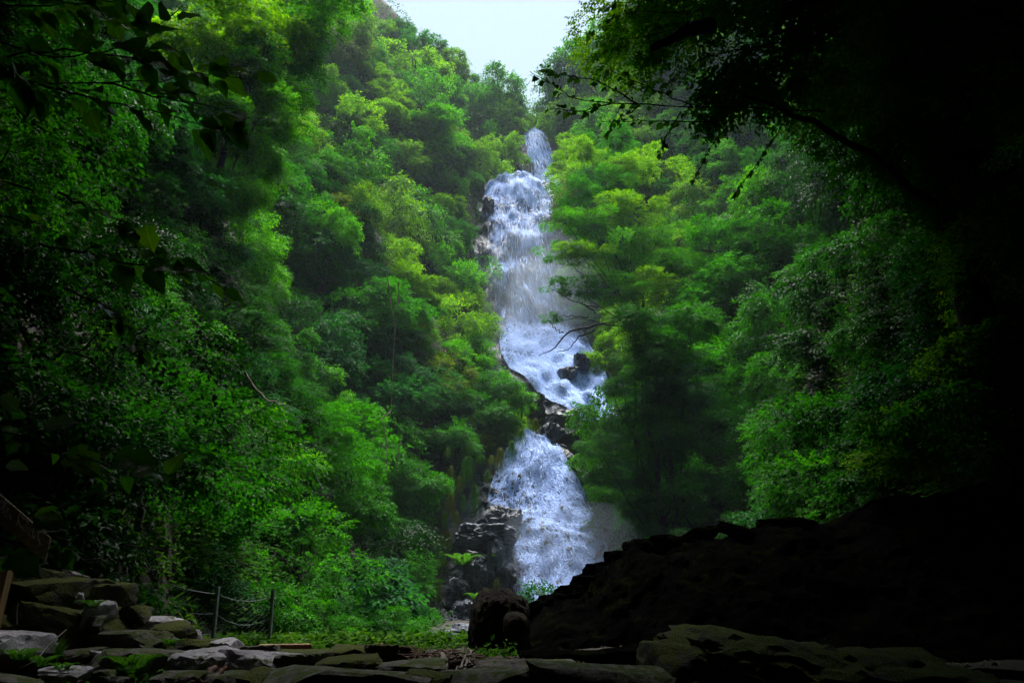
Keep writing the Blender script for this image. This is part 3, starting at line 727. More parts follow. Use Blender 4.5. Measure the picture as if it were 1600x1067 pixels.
# rocks of the cliff at the left foot of the lower fall
for q, (x0, x1, y0, y1, Y, dp, mt, lb) in enumerate([
    (764, 803, 850, 935, 30.6, 1.6, 'bluerock', 'upright smooth blue-grey rock slab left of the falling water'),
    (714, 800, 822, 862, 30.9, 2.0, 'bluerock', 'broad wet ledge rock on top of the upright blue-grey slab'),
    (722, 756, 872, 925, 30.0, 1.5, 'bluerock', 'pale wet wedge of rock left of the upright slab'),
    (700, 735, 905, 945, 29.4, 1.4, 'cliff', 'dark rough rock low at the cliff foot beside the shrubs'),
    (704, 742, 940, 992, 28.6, 1.5, 'bluerock', 'pale fractured rock at the bottom of the cliff'),
    (692, 718, 965, 1012, 28.0, 1.2, 'cliff', 'lowest brown rock at the cliff foot by the shrubs'),
    (770, 812, 795, 848, 32.8, 1.2, 'cliff', 'black overhanging rock with water running round it'),
    (730, 745, 862, 874, 29.8, .7, 'palestone', 'small pale square rock on the cliff ledge')]):
    o = pxrock('cliff_rock', x0, x1, y0, y1, Y, dp, 80 + q, mt, rot=(0, 0, .2 * (q % 3)), box=.82, cuts=16, noise=.2, sub=5, nscale=2.6)
    tag(o, lb, 'rock', 'rocks at the cliff foot')
# rocks that part the upper water
for q, (x0, x1, y0, y1, Y, lb) in enumerate([
    (755, 772, 312, 334, 57.6, 'small dark rock standing out of the left edge of the upper dome of water'),
    (835, 849, 293, 308, 65.0, 'dark rounded rock between the topmost fall and the dome of water'),
    (838, 850, 310, 326, 62.5, 'dark rock just below the rounded one beside the dome of water'),
    (896, 918, 558, 580, 45.0, 'large black rock splitting the lower cascades under the bare branch'),
    (874, 894, 578, 600, 44.6, 'dark rock below and left of the large black rock in the cascades'),
    (858, 894, 644, 668, 40.0, 'dark flat rock under the cascades above the lower fall'),
    (824, 850, 622, 650, 40.5, 'dark rock at the left foot of the cascades'),
    (845, 872, 664, 700, 37.6, 'narrow dark rock in the gap above the lower fall')]):
    o = pxrock('cascade_rock', x0, x1, y0, y1, Y, 2.0, 95 + q, 'cliff', rot=(0, 0, .3 * (q % 3)), box=.8, cuts=14, noise=.22, sub=4, nscale=2.4)
    tag(o, lb, 'rock', 'rocks in the waterfall')

# ------------------------------------------------------------------ stone steps
st = empty('stone_steps', tuple(P(520, 1060, 5.2))); tag(st, 'rough flight of mossy stone steps crossing the foot of the picture', 'steps')
STEP = [ # x0,x1,y0,y1,Y,depth,material
    (262, 330, 1048, 1090, 4.5, .45, 'stone'), (330, 386, 1052, 1090, 4.5, .4, 'stone'), (384, 416, 1048, 1085, 4.5, .35, 'mossstone'), (408, 642, 1047, 1110, 4.5, .5, 'stone'),
    (640, 702, 1048, 1100, 4.5, .4, 'mossstone'), (694, 850, 1046, 1110, 4.5, .5, 'stone'), (845, 1030, 1038, 1110, 4.5, .5, 'stone'),
    (150, 300, 1016, 1080, 5.1, .5, 'stone'), (296, 366, 1014, 1066, 5.0, .55, 'palestone'), (360, 462, 1018, 1062, 5.1, .6, 'palestone'), (450, 502, 1021, 1058, 5.15, .5, 'stone'),
    (495, 592, 1026, 1062, 5.1, .5, 'mossstone'), (586, 698, 1031, 1062, 5.1, .5, 'stone'),
    (292, 346, 998, 1024, 6.0, .45, 'mossstone'), (338, 372, 997, 1022, 5.95, .4, 'palestone'), (366, 432, 1009, 1030, 6.0, .5, 'stone'), (424, 520, 1015, 1036, 6.1, .5, 'mossstone'),
    (514, 580, 1010, 1036, 6.1, .5, 'mossstone'), (574, 622, 1007, 1036, 6.05, .5, 'mossstone'), (616, 662, 1009, 1036, 6.1, .5, 'mossstone'), (655, 740, 1019, 1040, 6.2, .6, 'stone'),
    (740, 900, 1030, 1060, 6.0, .6, 'stone'), (820, 960, 1016, 1046, 6.6, .7, 'shadedrock'), (940, 1060, 1010, 1044, 6.7, .7, 'shadedrock'), (1380, 1500, 1045, 1080, 5.2, .6, 'mossstone'), (1480, 1640, 1050, 1085, 5.4, .7, 'shadedrock')]
for q, (x0, x1, y0, y1, Y, dp, mt) in enumerate(STEP):
    pxrock('stone', x0, x1, y0, y1, Y, dp, 120 + q, mt, st, (0.05 * ((q % 3) - 1), 0.02 * ((q % 5) - 2), 0.08 * ((q % 4) - 1.5)), box=.86, cuts=5, noise=.05, sub=4, nscale=2.6)

# ------------------------------------------------------------------ tumbled stone wall on the left
sw = empty('dry_stone_wall', tuple(P(160, 1010, 6.0))); tag(sw, 'tumbled mossy dry stone wall stepping down behind the sign', 'stone wall')
WALL = [(-40, 60, 905, 985, 5.6, 1.2, 'mossstone'), (58, 105, 890, 925, 6.1, .5, 'stone'), (55, 130, 905, 962, 5.7, .8, 'mossstone'), (98, 138, 898, 935, 6.1, .5, 'palestone'),
        (120, 132, 925, 942, 5.7, .3, 'palestone'), (130, 172, 912, 962, 5.9, .6, 'mossstone'), (156, 178, 922, 948, 6.1, .4, 'palestone'), (143, 166, 940, 978, 5.6, .4, 'palestone'),
        (165, 192, 948, 972, 6.0, .4, 'mossstone'), (188, 230, 950, 985, 6.1, .5, 'mossstone'), (226, 258, 965, 995, 6.1, .45, 'palestone'), (250, 290, 976, 1010, 6.0, .45, 'mossstone'),
        (272, 300, 983, 1003, 6.3, .4, 'palestone'), (170, 262, 985, 1022, 5.7, .7, 'stone'), (140, 160, 962, 985, 5.5, .35, 'stone'), (60, 150, 950, 1010, 5.5, .8, 'mossstone'),
        (255, 276, 1002, 1020, 5.6, .3, 'mossstone'), (112, 152, 1014, 1034, 5.2, .3, 'stone'), (150, 172, 1018, 1036, 5.2, .3, 'palestone'), (-30, 40, 960, 1010, 5.3, .7, 'mossstone')]
for q, (x0, x1, y0, y1, Y, dp, mt) in enumerate(WALL):
    pxrock('stone', x0, x1, y0, y1, Y, dp, 160 + q, mt, sw, (0.1 * ((q % 3) - 1), 0.12 * ((q % 4) - 1.5), 0.2 * ((q % 5) - 2)), box=.8, cuts=9, noise=.07, sub=4)
for q, (x0, x1, y0, y1, Y, dp, mt, lb) in enumerate([
    (-60, 40, 985, 1045, 4.7, .8, 'palestone', 'big pinkish grey rock with green moss under the sign post'),
    (82, 130, 1040, 1062, 4.6, .35, 'palestone', 'flat pale grey stone lying among green weeds on the ground'),
    (152, 178, 1046, 1068, 4.6, .3, 'stone', 'small grey stone right of the flat pale one'),
    (-20, 60, 1056, 1085, 4.3, .4, 'stone', 'low rounded grey stone at the bottom below the big pinkish rock'),
    (165, 200, 1056, 1080, 4.4, .3, 'stone', 'brown-grey stone beside the fern at the foot of the steps')]):
    o = pxrock('rock', x0, x1, y0, y1, Y, dp, 190 + q, mt, None, (0, .05, .2 * q), box=.84, cuts=8, noise=.06, sub=4); tag(o, lb, 'rock')

# ------------------------------------------------------------------ small built things
def box_mesh(name, sx, sy, sz, mat, bev=0.006):
    import bmesh
    bm = bmesh.new(); bmesh.ops.create_cube(bm, size=1.0)
    bmesh.ops.scale(bm, vec=(sx, sy, sz), verts=bm.verts)
    if bev: bmesh.ops.bevel(bm, geom=bm.edges[:], offset=bev, segments=2, affect='EDGES')
    me = bpy.data.meshes.new(name); bm.to_mesh(me); bm.free(); me.materials.append(mat); return me

N0 = P(-70, 758, 4.75); E0 = P(71, 879, 5.0); D = unit(E0 - N0); LB = float(np.linalg.norm(E0 - N0)); HB = .16; ZU = np.array((0, 0, 1.0)); NF = unit(np.cross(D, ZU))
sign = empty('wooden_sign', tuple(N0 - np.array((0, 0, .4)))); SO = np.array(sign.location)
tag(sign, 'weathered wooden sign board with white painted Japanese writing on a brown post', 'sign')
q4 = np.array([N0, E0, E0 + ZU * HB, N0 + ZU * HB]) - SO
bv = np.concatenate([q4 + NF * .0, q4 - NF * .035])
bo = ob('board', mesh_np('board', bv, np.array([[0, 1, 2, 3], [7, 6, 5, 4], [0, 4, 5, 1], [1, 5, 6, 2], [2, 6, 7, 3], [3, 7, 4, 0]]), M['board']), sign)
bm_ = bo.modifiers.new('b', 'BEVEL'); bm_.width = .006; bm_.segments = 2
txt = bpy.data.curves.new('lettering', 'FONT'); txt.body = '\u3001\u9ebb\u677f\u3001\u306b\u767b\u3044\u3001'; txt.size = .066; txt.extrude = .0015; txt.offset = 0.0018
txt.align_x = 'RIGHT'; txt.align_y = 'BOTTOM'; txt.space_character = .86
tt = bpy.data.objects.new('lettering_source', txt); C.objects.link(tt); bpy.context.view_layer.update()
tm_ = bpy.data.meshes.new_from_object(tt.evaluated_get(bpy.context.evaluated_depsgraph_get())); bpy.data.objects.remove(tt)
tm_.materials.clear(); tm_.materials.append(M['paint'])
for v_ in tm_.vertices:
    x_, y_, z_ = v_.co; x_ += LB - .02; g_ = N0 - SO + D * x_ + ZU * (y_ * 1.5 + .055) + NF * (.002 + z_); v_.co = g_
tm_.update(); to = bpy.data.objects.new('lettering', tm_); C.objects.link(to); to.parent = bo; to['kind'] = 'stuff'
rotb = (0, 0, .25)
pp = P(4, 905, 4.75); ph = 2.2
po = ob('post', box_mesh('post', .125, .11, ph, M['postwood'], .008), sign, tuple(np.array((pp[0] - .02, pp[1] - .02, P(5, 868, 4.75)[2] - ph / 2)) - np.array(sign.location))); po.rotation_euler = (0, 0, rotb[2])

o = ob('grey_panel', box_mesh('grey_panel', .62, .03, .16, M['metal'], .004)); o.location = P(138, 917, 8.0); o.rotation_euler = (.25, .17, .05)
tag(o, 'smooth blue-grey sheet lying behind the top of the mossy wall', 'panel')
o = ob('timber_block', box_mesh('timber_block', .42, .16, .09, M['timber'], .006)); o.location = P(445, 1015, 6.7); o.rotation_euler = (0, 0, .35)
tag(o, 'sawn orange-brown timber block lying behind the pale steps', 'timber')

# fence
FP = [((201, 955), (209, 872), 8.3), ((331, 1002), (341, 916), 8.4), ((419, 1010), (427, 920), 8.7), ((95, 930), (100, 850), 8.0)]
fence = empty('wire_fence', tuple(P(331, 1002, 9.3))); tag(fence, 'sagging wire mesh fence on grey metal posts below the left shrubs', 'fence')
FO = np.array(fence.location); tops = []
for (b_, t_, Y) in FP:
    a = P(b_[0], b_[1] + 12, Y); t = P(t_[0], t_[1], Y); d = t - a; L = np.linalg.norm(d)
    p_ = ob('post', box_mesh('post', .06, .03, L, M['post'], .004), fence, tuple((a + t) / 2 - FO)); p_.rotation_euler = Vector(d).to_track_quat('Z', 'Y').to_euler()
    tops.append((a + d * .13, t))
order = [3, 0, 1, 2]
for a_, b_ in zip(order[:-1], order[1:]):
    (g0, t0), (g1, t1) = tops[a_], tops[b_]
    for lv, sag in ((.86, .06), (.5, .1), (.12, .09)):
        s_ = g0 + (t0 - g0) * lv; e_ = g1 + (t1 - g1) * lv
        k = np.linspace(0, 1, 12)[:, None]; path = s_ * (1 - k) + e_ * k; path[:, 2] -= 4 * sag * (k * (1 - k))[:, 0]
        v, f = tube(path - FO, np.full(12, .004), 5); ob('wire', mesh_np('wire', v, f, M['wire'], True), fence)
    parts = []
    W = np.linalg.norm(t1 - t0); nn = int(W / .055)
    for s_ in (1, -1):
        for q in range(-9, nn + 9):
            k = np.linspace(0, 1, 9); xx = (q + s_ * k * 9) * .055 / W
            ok = (xx >= 0) & (xx <= 1)
            if ok.sum() < 2: continue
            k = k[ok]; xx = xx[ok]
            lo = g0 * (1 - xx)[:, None] + g1 * xx[:, None]; hi = t0 * (1 - xx)[:, None] + t1 * xx[:, None]
            pth = lo + (hi - lo) * (k * .93)[:, None]; pth[:, 2] -= .25 * xx * (1 - xx) * (0.6 + .4 * k); pth[:, 1] += .05 * np.sin(xx * 7 + k * 3)
            parts.append(tube(pth - FO, np.full(len(pth), .0016), 3))
    v, f = join(parts); nt_ = ob('netting', mesh_np('netting', v, f, M['wire']), fence); nt_['kind'] = 'stuff'

# ------------------------------------------------------------------ blades, ferns, sticks, litter
def tuft_mesh(name, seed, n, h, spread, wid, hang=False):
    r = np.random.RandomState(seed); V, F, T, o = [], [], [], 0
    for q in range(n):
        a = r.uniform(0, 6.28); d = np.array((math.cos(a), math.sin(a), 0)); k = np.linspace(0, 1, 5); L = h * r.uniform(.5, 1.1); s = spread * r.uniform(.3, 1.2)
        z = (k * L * (1 - .45 * k)) if not hang else (0.25 * L * k - 1.1 * L * k ** 2)
        c = d[None] * (s * k ** 1.4)[:, None] + np.array((0, 0, 1))[None] * z[:, None] + r.normal(0, spread * .12, 3) * np.array((1, 1, .3))
        sd = np.array((-d[1], d[0], 0)) * (wid * (1 - k * .95))[:, None]
        V.append(np.concatenate([c - sd, c + sd])); i = np.arange(4); F.append(np.stack([i, i + 1, i + 6, i + 5], -1) + o); T.append(np.full(4, np.clip(r.normal(.5, .2), 0, .97))); o += 10
    return mesh_np(name, np.concatenate(V), np.concatenate(F), M['leaf'], True, {'tone': ('FACE', np.concatenate(T))})
hang_me = tuft_mesh('blades', 1, 150, .8, .55, .014, True); tuft_me = tuft_mesh('blades', 2, 60, .3, .1, .004)
GO = ['first', 'second', 'third', 'fourth', 'fifth', 'sixth', 'seventh', 'eighth', 'ninth', 'tenth', 'eleventh', 'twelfth', 'thirteenth', 'fourteenth', 'fifteenth', 'sixteenth', 'seventeenth', 'eighteenth', 'nineteenth', 'twentieth', 'twenty-first', 'twenty-second', 'twenty-third', 'twenty-fourth', 'lowest']
HG = [(718, 745), (724, 775), (712, 800), (730, 715), (748, 705), (762, 735), (768, 712), (700, 830), (690, 862), (705, 770), (742, 760), (686, 905), (782, 702), (718, 905), (752, 930), (768, 945), (776, 905), (705, 728), (735, 690), (800, 690), (815, 672), (700, 700), (836, 655), (690, 750), (696, 800)]
g = 0
for x, y in HG:
    o = ob('grass_tuft', hang_me); o.location = P(x, y, 31.2 if y < 860 else 29.4); s = random.uniform(.4, .8); o.scale = (s * random.uniform(.6, 1.3), s * .8, s * random.uniform(1.4, 3.0)); o.rotation_euler = (0, 0, random.uniform(0, 6)); g += 1
    o.color = (*random.choice([(.08, .12, .008), (.05, .13, .008), (.09, .11, .01), (.03, .12, .01)]), 1)
    o['category'] = 'grass'; o['group'] = 'grass tufts on the wet cliff'; o['label'] = f'drooping yellow-green grass tuft on the wet cliff, {GO[sorted(HG, key=lambda q: q[1]).index((x, y))]} counted from the top'
o = ob('grass_tuft', tuft_me); o.location = P(84, 1040, 5.0); o.color = (.05, .17, .02, 1); tag(o, 'upright bright green grass tuft among weeds near the sign post', 'grass')

def fern_mesh(seed, fronds=8, L=.35):
    r = np.random.RandomState(seed); b, a_, n_, l_ = [], [], [], []
    for q in range(fronds):
        a = q * 6.283 / fronds + r.normal(0, .2); d = np.array((math.cos(a), math.sin(a), 0)); sd = np.array((-d[1], d[0], 0))
        for k in np.linspace(.08, 1, 22):
            p = d * L * k + np.array((0, 0, L * (1.5 * k - 1.15 * k * k)))
            for s_ in (1, -1): b.append(p); a_.append(sd * s_ + d * .35); n_.append((0, 0, 1)); l_.append(L * .32 * (1.05 - k) + .006)
    l_ = np.array(l_)
    return leaves_to_mesh('fronds', np.array(b), np.array(a_), np.array(n_, float), l_, l_ * .38, M['thin'], np.clip(r.normal(.55, .12, len(l_)), 0, .95), False)
fm = fern_mesh(3)
for q, (x, y, Y, s, lb) in enumerate([(205, 1056, 4.5, .62, 'bright green fern in front of the dark end of the second step'), (30, 1034, 4.5, .4, 'low green fern at the edge of the big pinkish rock'),
                                     (62, 1044, 4.7, .4, 'low green fern left of the upright grass tuft'), (142, 952, 5.4, .35, 'small green fern growing between the mossy wall stones'),
                                     (265, 1010, 5.4, .28, 'tiny green fern on the step below the mossy wall'), (96, 1050, 4.5, .28, 'small green fern beside the flat pale stone'),
                                     (722, 885, 29.2, 2.6, 'bright green fern on the wet cliff foot'), (752, 945, 28.6, 2.4, 'bright green fern behind the round boulder'), (770, 880, 30.0, 1.8, 'green fern in the crack left of the upright slab')]):
    o = ob('fern', fm); o.location = P(x, y, Y); o.scale = (s, s, s); o.rotation_euler = (0, 0, q); o.color = (.05, .17, .02, 1); tag(o, lb, 'fern')

def stick(name, pts, r0, r1, mat, label=None, cat=None, seed=0, wob=0.0, parent=None, n=12, seg=6):
    p = smooth_path([P(*q) for q in pts], n, wob, seed); o0 = p[0].copy(); 
    v, f = tube(p - o0, np.linspace(r0, r1, n) * (1 + (.45 if mat == 'redwood' else .1) * np.random.RandomState(seed + 5).uniform(-1, 1, n)), seg)
    o = ob(name, mesh_np(name, v, f, M[mat], True), None, tuple(o0))
    if parent: o.parent = parent; o.location = tuple(o0 - np.array(parent.location))
    if label: tag(o, label, cat)
    return o
stick('driftwood', [(298, 1066, 4.35), (318, 1056, 4.4), (336, 1044, 4.55)], .012, .02, 'redwood', 'short red-brown piece of driftwood lying on the front step', 'driftwood', 3, .008)
stick('driftwood', [(334, 1064, 4.3), (344, 1050, 4.45), (350, 1043, 4.5)], 0.022, .012, 'redwood', 'dark knotted red-brown wood stub beside the driftwood', 'driftwood', 4, .006)
stick('driftwood', [(294, 1068, 4.25), (312, 1063, 4.3), (326, 1066, 4.3)], .006, .009, 'redwood', 'thin split red wood lying under the driftwood', 'driftwood', 5, .004)
SK = [((735, 1016, 5.6), (712, 1048, 5.0)), ((690, 1022, 5.4), (696, 1048, 5.0)), ((733, 1030, 5.4), (727, 1046, 5.0)), ((660, 1024, 5.6), (735, 1020, 5.8)), ((680, 1030, 5.4), (738, 1026, 5.7)), ((640, 1036, 5.3), (700, 1028, 5.5)), ((705, 1020, 5.5), (738, 1034, 5.4)), ((716, 1044, 5.0), (740, 1038, 5.2))]
LBs = ['long pale stick leaning on the step beside the round boulder', 'thick short pale stick end on the step', 'thin pale twig nearest the round boulder', 'brown stick lying flat across the leaf litter', 'second brown stick lying behind the leaning one', 'brown stick at the left end of the stick pile', 'crossing twig at the top of the stick pile', 'lowest small twig by the boulder foot']
for q, ((a, b_), lb) in enumerate(zip(SK, LBs)):
    stick('stick', [a, ((a[0] + b_[0]) / 2, (a[1] + b_[1]) / 2 - 2, (a[2] + b_[2]) / 2), b_], .009 if q != 1 else .018, .005 if q != 1 else .014, 'palebark', lb, 'stick', q, .008)
stick('stick', [(104, 983, 5.0), (72, 1010, 4.8), (60, 1030, 4.6), (28, 1045, 4.5)], .004, .003, 'palebark', 'thin curved pale stem arching over the weeds below the mossy wall', 'stick', 9)
stick('stick', [(28, 942, 4.9), (26, 958, 4.9), (27, 976, 4.9)], .004, .004, 'palebark', 'short thin pale twig standing below the sign', 'stick', 19)
stick('stick', [(1212, 1004, 4.6), (1238, 1016, 4.4), (1250, 1034, 4.3), (1262, 1046, 4.2)], .006, .003, 'palebark', 'thin pale bent twig lying on the broad mossy boulder', 'stick', 10)
for q, (pts, lb) in enumerate([([(604, 428, 16), (608, 470, 16), (620, 520, 15.9), (612, 560, 15.8), (612, 640, 15.6)], 'long pale bare vine hanging in front of the left slope'),
        ([(622, 440, 16.2), (624, 498, 16.2)], 'short straight pale vine right of the long hanging one'), ([(612, 640, 15.6), (596, 655, 15.5), (582, 690, 15.4)], 'thin pale vine fork curving down left of the long vine'),
        ([(626, 690, 15.4), (618, 735, 15.3)], 'short pale dangling vine below the long one'), ([(384, 582, 11), (395, 600, 11), (415, 625, 11), (445, 632, 11)], 'thin bare curved vine among the left shrubs'),
        ([(598, 660, 15.5), (605, 690, 15.5), (604, 740, 15.4)], 'thin dark pale-edged vine between the two low ones')]):
    stick('vine', pts, .013, .008, 'palebark', lb, 'vine', q, .01)

# bare dark branch over the water
bb = empty('bare_branch', tuple(P(945, 505, 30))); tag(bb, 'bare dark forked branch reaching over the waterfall from the right bank', 'branch')
for q, pts in enumerate([[(945, 505, 30), (915, 510, 30), (880, 520, 30), (872, 540, 30), (850, 552, 30), (842, 556, 30)], [(880, 520, 30), (866, 512, 30), (856, 500, 30)], [(930, 515, 30), (905, 525, 30), (892, 545, 30), (870, 550, 30)],
                         [(935, 480, 30), (905, 475, 30), (880, 462, 30), (868, 455, 30)], [(920, 495, 30), (895, 494, 30), (870, 493, 30)], [(930, 490, 30), (915, 476, 30), (905, 470, 30)]]):
    stick('limb' if q == 0 else 'side_branch', pts, .055 if q == 0 else .035, .012, 'bark', seed=q, wob=.03, parent=bb)
bt = empty('broken_limb', tuple(P(1080, 48, 5))); tag(bt, 'thick black broken limb stub poking out of the dark leaves at the top', 'branch')
stick('limb', [(1110, 40, 5.2), (1080, 46, 5.0), (1050, 60, 4.9), (1020, 76, 4.8)], .075, .03, 'bark', seed=2, wob=.006, parent=bt)

def litter(n, seed):
    r = np.random.RandomState(seed)
    x = r.uniform(-4.2, 4.5, n); y = r.uniform(3.6, 8.8, n); z = terrain(x, y) + .012
    b = np.stack([x, y, z], -1); a = unit(r.normal(0, 1, (n, 3)) * np.array((1, 1, .25))); nr = unit(np.array((0, 0, 1)) + r.normal(0, .35, (n, 3)))
    ln = r.uniform(.03, .07, n)
    return leaves_to_mesh('fallen_leaves', b, a, nr, ln, ln * .55, M['litter'], r.rand(n) * .9, True)
for q, (x0, x1, y0, y1, Y, mt, lb) in enumerate([(688, 722, 985, 1012, 20, 'bluerock', 'grey broken rock at the foot of the cliff just above the stick pile'), (712, 748, 975, 1008, 17, 'bluerock', 'grey rock half hidden behind the tall boulder'), (676, 704, 1002, 1022, 15, 'stone', 'brown rock beside the lowest shrubs above the steps'),
        (700, 735, 1003, 1024, 13, 'stone', 'low dark rock right behind the stick pile'), (655, 684, 1010, 1026, 12, 'mossstone', 'small mossy rock left of the stick pile'), (722, 745, 1000, 1022, 11, 'cliff', 'black rock touching the left side of the tall boulder')]):
    o = pxrock('rubble_rock', x0, x1, y0, y1, Y, 1.2, 320 + q, mt, rot=(0, .2 * (q % 2), .4 * q), box=.8, cuts=14, noise=.2, sub=4); tag(o, lb, 'rock', 'rubble below the cliff')
lo = ob('fallen_leaves', litter(2600, 4)); lo['kind'] = 'stuff'
def sticks_mass(n, seed):
    r = np.random.RandomState(seed); pr = []
    for q in range(n):
        c = P(r.uniform(640, 738), r.uniform(1018, 1030), r.uniform(5.4, 6.3)); a = unit(r.normal(0, 1, 3) * np.array((1, .6, .25))) * r.uniform(.05, .16)
        pr.append(tube(np.stack([c - a, c + r.normal(0, .006, 3), c + a]), [.003, .004, .002], 4))
    return join(pr)
v, f = sticks_mass(90, 2); o = ob('twig_litter', mesh_np('twig_litter', v, f, M['redwood'])); o['kind'] = 'stuff'

# ------------------------------------------------------------------ big leaves near the camera: every leaf an object
def big_leaf(seed, lobed=False):
    r = np.random.RandomState(seed); ny_, nx_ = 9, 5; V = []; 
    for j in range(ny_):
        t = j / (ny_ - 1); wv = math.sin(math.pi * min(1, t ** .75 * 1.0)) * .36 * (1 - .25 * t) + .002
        if lobed: wv *= 1 + .3 * math.sin(t * 12)
        for k in range(nx_):
            s = (k - 2) / 2
            V.append((s * wv * (1 + .04 * r.normal()), t + .02 * r.normal() * (abs(s) > .9), abs(s) * wv * .35 - .28 * t * t + .02 * r.normal() + .02 * math.sin(t * 25) * abs(s)))
    i = np.arange(ny_ - 1)[:, None] * nx_ + np.arange(nx_ - 1)[None]
    return mesh_np('leaf', np.array(V), np.stack([i, i + 1, i + nx_ + 1, i + nx_], -1).reshape(-1, 4), M['bigleaf'], True)
def bigleaf_material():
    m, nt, o = newmat('big_leaf'); L = nt.links
    oi = N(nt, 'ShaderNodeObjectInfo'); tc = N(nt, 'ShaderNodeTexCoord')
    # side veins
    sx = N(nt, 'ShaderNodeSeparateXYZ'); L.new(tc.outputs['Object'], sx.inputs[0])
    ab = N(nt, 'ShaderNodeMath', operation='ABSOLUTE'); L.new(sx.outputs[0], ab.inputs[0])
    ma = N(nt, 'ShaderNodeMath', operation='MULTIPLY_ADD'); L.new(ab.outputs[0], ma.inputs[0]); ma.inputs[1].default_value = -1.1; L.new(sx.outputs[1], ma.inputs[2])
    m7 = N(nt, 'ShaderNodeMath', operation='MULTIPLY'); L.new(ma.outputs[0], m7.inputs[0]); m7.inputs[1].default_value = 7
    fr = N(nt, 'ShaderNodeMath', operation='FRACT'); L.new(m7.outputs[0], fr.inputs[0])
    r1 = ramp(nt, [(0.0, (1.35, 1.35, 1.3)), (0.1, (1, 1, 1)), (0.9, (1, 1, 1)), (1.0, (1.35, 1.35, 1.3))]); L.new(fr.outputs[0], r1.inputs[0])
    r2 = ramp(nt, [(0.0, (1.6, 1.6, 1.5)), (0.025, (1, 1, 1))]); L.new(ab.outputs[0], r2.inputs[0])
    x1 = N(nt, 'ShaderNodeMix', data_type='RGBA', blend_type='MULTIPLY'); x1.inputs[0].default_value = 1; L.new(r1.outputs[0], x1.inputs[6]); L.new(r2.outputs[0], x1.inputs[7])
    x2 = N(nt, 'ShaderNodeMix', data_type='RGBA', blend_type='MULTIPLY'); x2.inputs[0].default_value = 1; L.new(oi.outputs['Color'], x2.inputs[6]); L.new(x1.outputs[2], x2.inputs[7])
    b = N(nt, 'ShaderNodeBsdfPrincipled'); b.inputs['Roughness'].default_value = .38; L.new(x2.outputs[2], b.inputs['Base Color'])
    t = N(nt, 'ShaderNodeBsdfTranslucent'); x3 = N(nt, 'ShaderNodeMix', data_type='RGBA', blend_type='MULTIPLY'); x3.inputs[0].default_value = 1; x3.inputs[7].default_value = (1.8, 1.9, .4, 1)
    L.new(x2.outputs[2], x3.inputs[6]); L.new(x3.outputs[2], t.inputs[0])
    s = N(nt, 'ShaderNodeMixShader'); s.inputs[0].default_value = .62; L.new(b.outputs[0], s.inputs[1]); L.new(t.outputs[0], s.inputs[2]); L.new(s.outputs[0], o.inputs[0])
    return m
M['bigleaf'] = bigleaf_material()
LEAFM = [big_leaf(1), big_leaf(2), big_leaf(3, True), big_leaf(4)]
LEAFC = [(.035, .12, .015), (.055, .17, .015), (.02, .08, .018), (.08, .21, .015)]
RB = np.random.RandomState(99)
def put_leaf(parent, p, axis, nrm, size, col=None):
    me = LEAFM[RB.randint(4)]; o = bpy.data.objects.new('leaf', me); C.objects.link(o); o.parent = parent
    y = Vector(unit(axis)); z = Vector(unit(nrm)); x = y.cross(z).normalized(); z = x.cross(y)
    m_ = Matrix((x, y, z)).transposed().to_4x4(); m_ = m_ @ Matrix.Diagonal((size * 1.15, size, size, 1)); m_.translation = Vector(p) - parent.location
    o.matrix_local = m_; c = LEAFC[RB.randint(4)] if col is None else col; k = RB.uniform(.75, 1.3)
    o.color = (c[0] * k, c[1] * k, c[2] * k, 1)
def leafy(name, label, twigs, size, per, extra=(), group=None, rad=.006, spread=.5):
    root = empty(name, tuple(P(*twigs[0][0]))); tag(root, label, 'branch', group)
    for q, tw in enumerate(twigs):
        n = max(6, len(tw) * 4); path = smooth_path([P(*a) for a in tw], n, .004, q)
        v, f = tube(path - np.array(root.location), np.linspace(rad, rad * .35, n), 5)
        ob('twig', mesh_np('twig', v, f, M['bark'], True), root)
        for k in range(per[q] if isinstance(per, (list, tuple)) else per):
            t = RB.uniform(.15, 1) * (n - 1); i0 = min(int(t), n - 2); p = path[i0] * (1 - t + i0) + path[i0 + 1] * (t - i0)
            d = unit(path[i0 + 1] - path[i0]); sd = unit(np.cross(d, (0, 0, 1))) * (1 if k % 2 else -1)
            ax = d * .7 + sd * RB.uniform(.4, 1.1) + np.array((0, 0, RB.uniform(-.7, .1))) + RB.normal(0, .15, 3)
            pet = unit(ax) * size * .25
            put_leaf(root, p + pet, ax, np.array((0, -.25, 1)) + RB.normal(0, spread, 3), size * RB.uniform(.6, 1.15))
    for (x, y, Y, dx, dy, L, col) in extra:      # single leaves the photograph shows clearly: base, direction in the picture, length in pixels
        a = P(x, y, Y); b_ = P(x + dx, y + dy, Y); L_ = np.linalg.norm(b_ - a)
        put_leaf(root, a, b_ - a + np.array((0, .15 * L_, 0)), np.array((RB.normal(0, .15), -1.0, .55)), L_, col)
    return root
YG = (.16, .33, .012); MG = (.045, .14, .022); DG = (.02, .07, .02); BG = (.08, .13, .12)
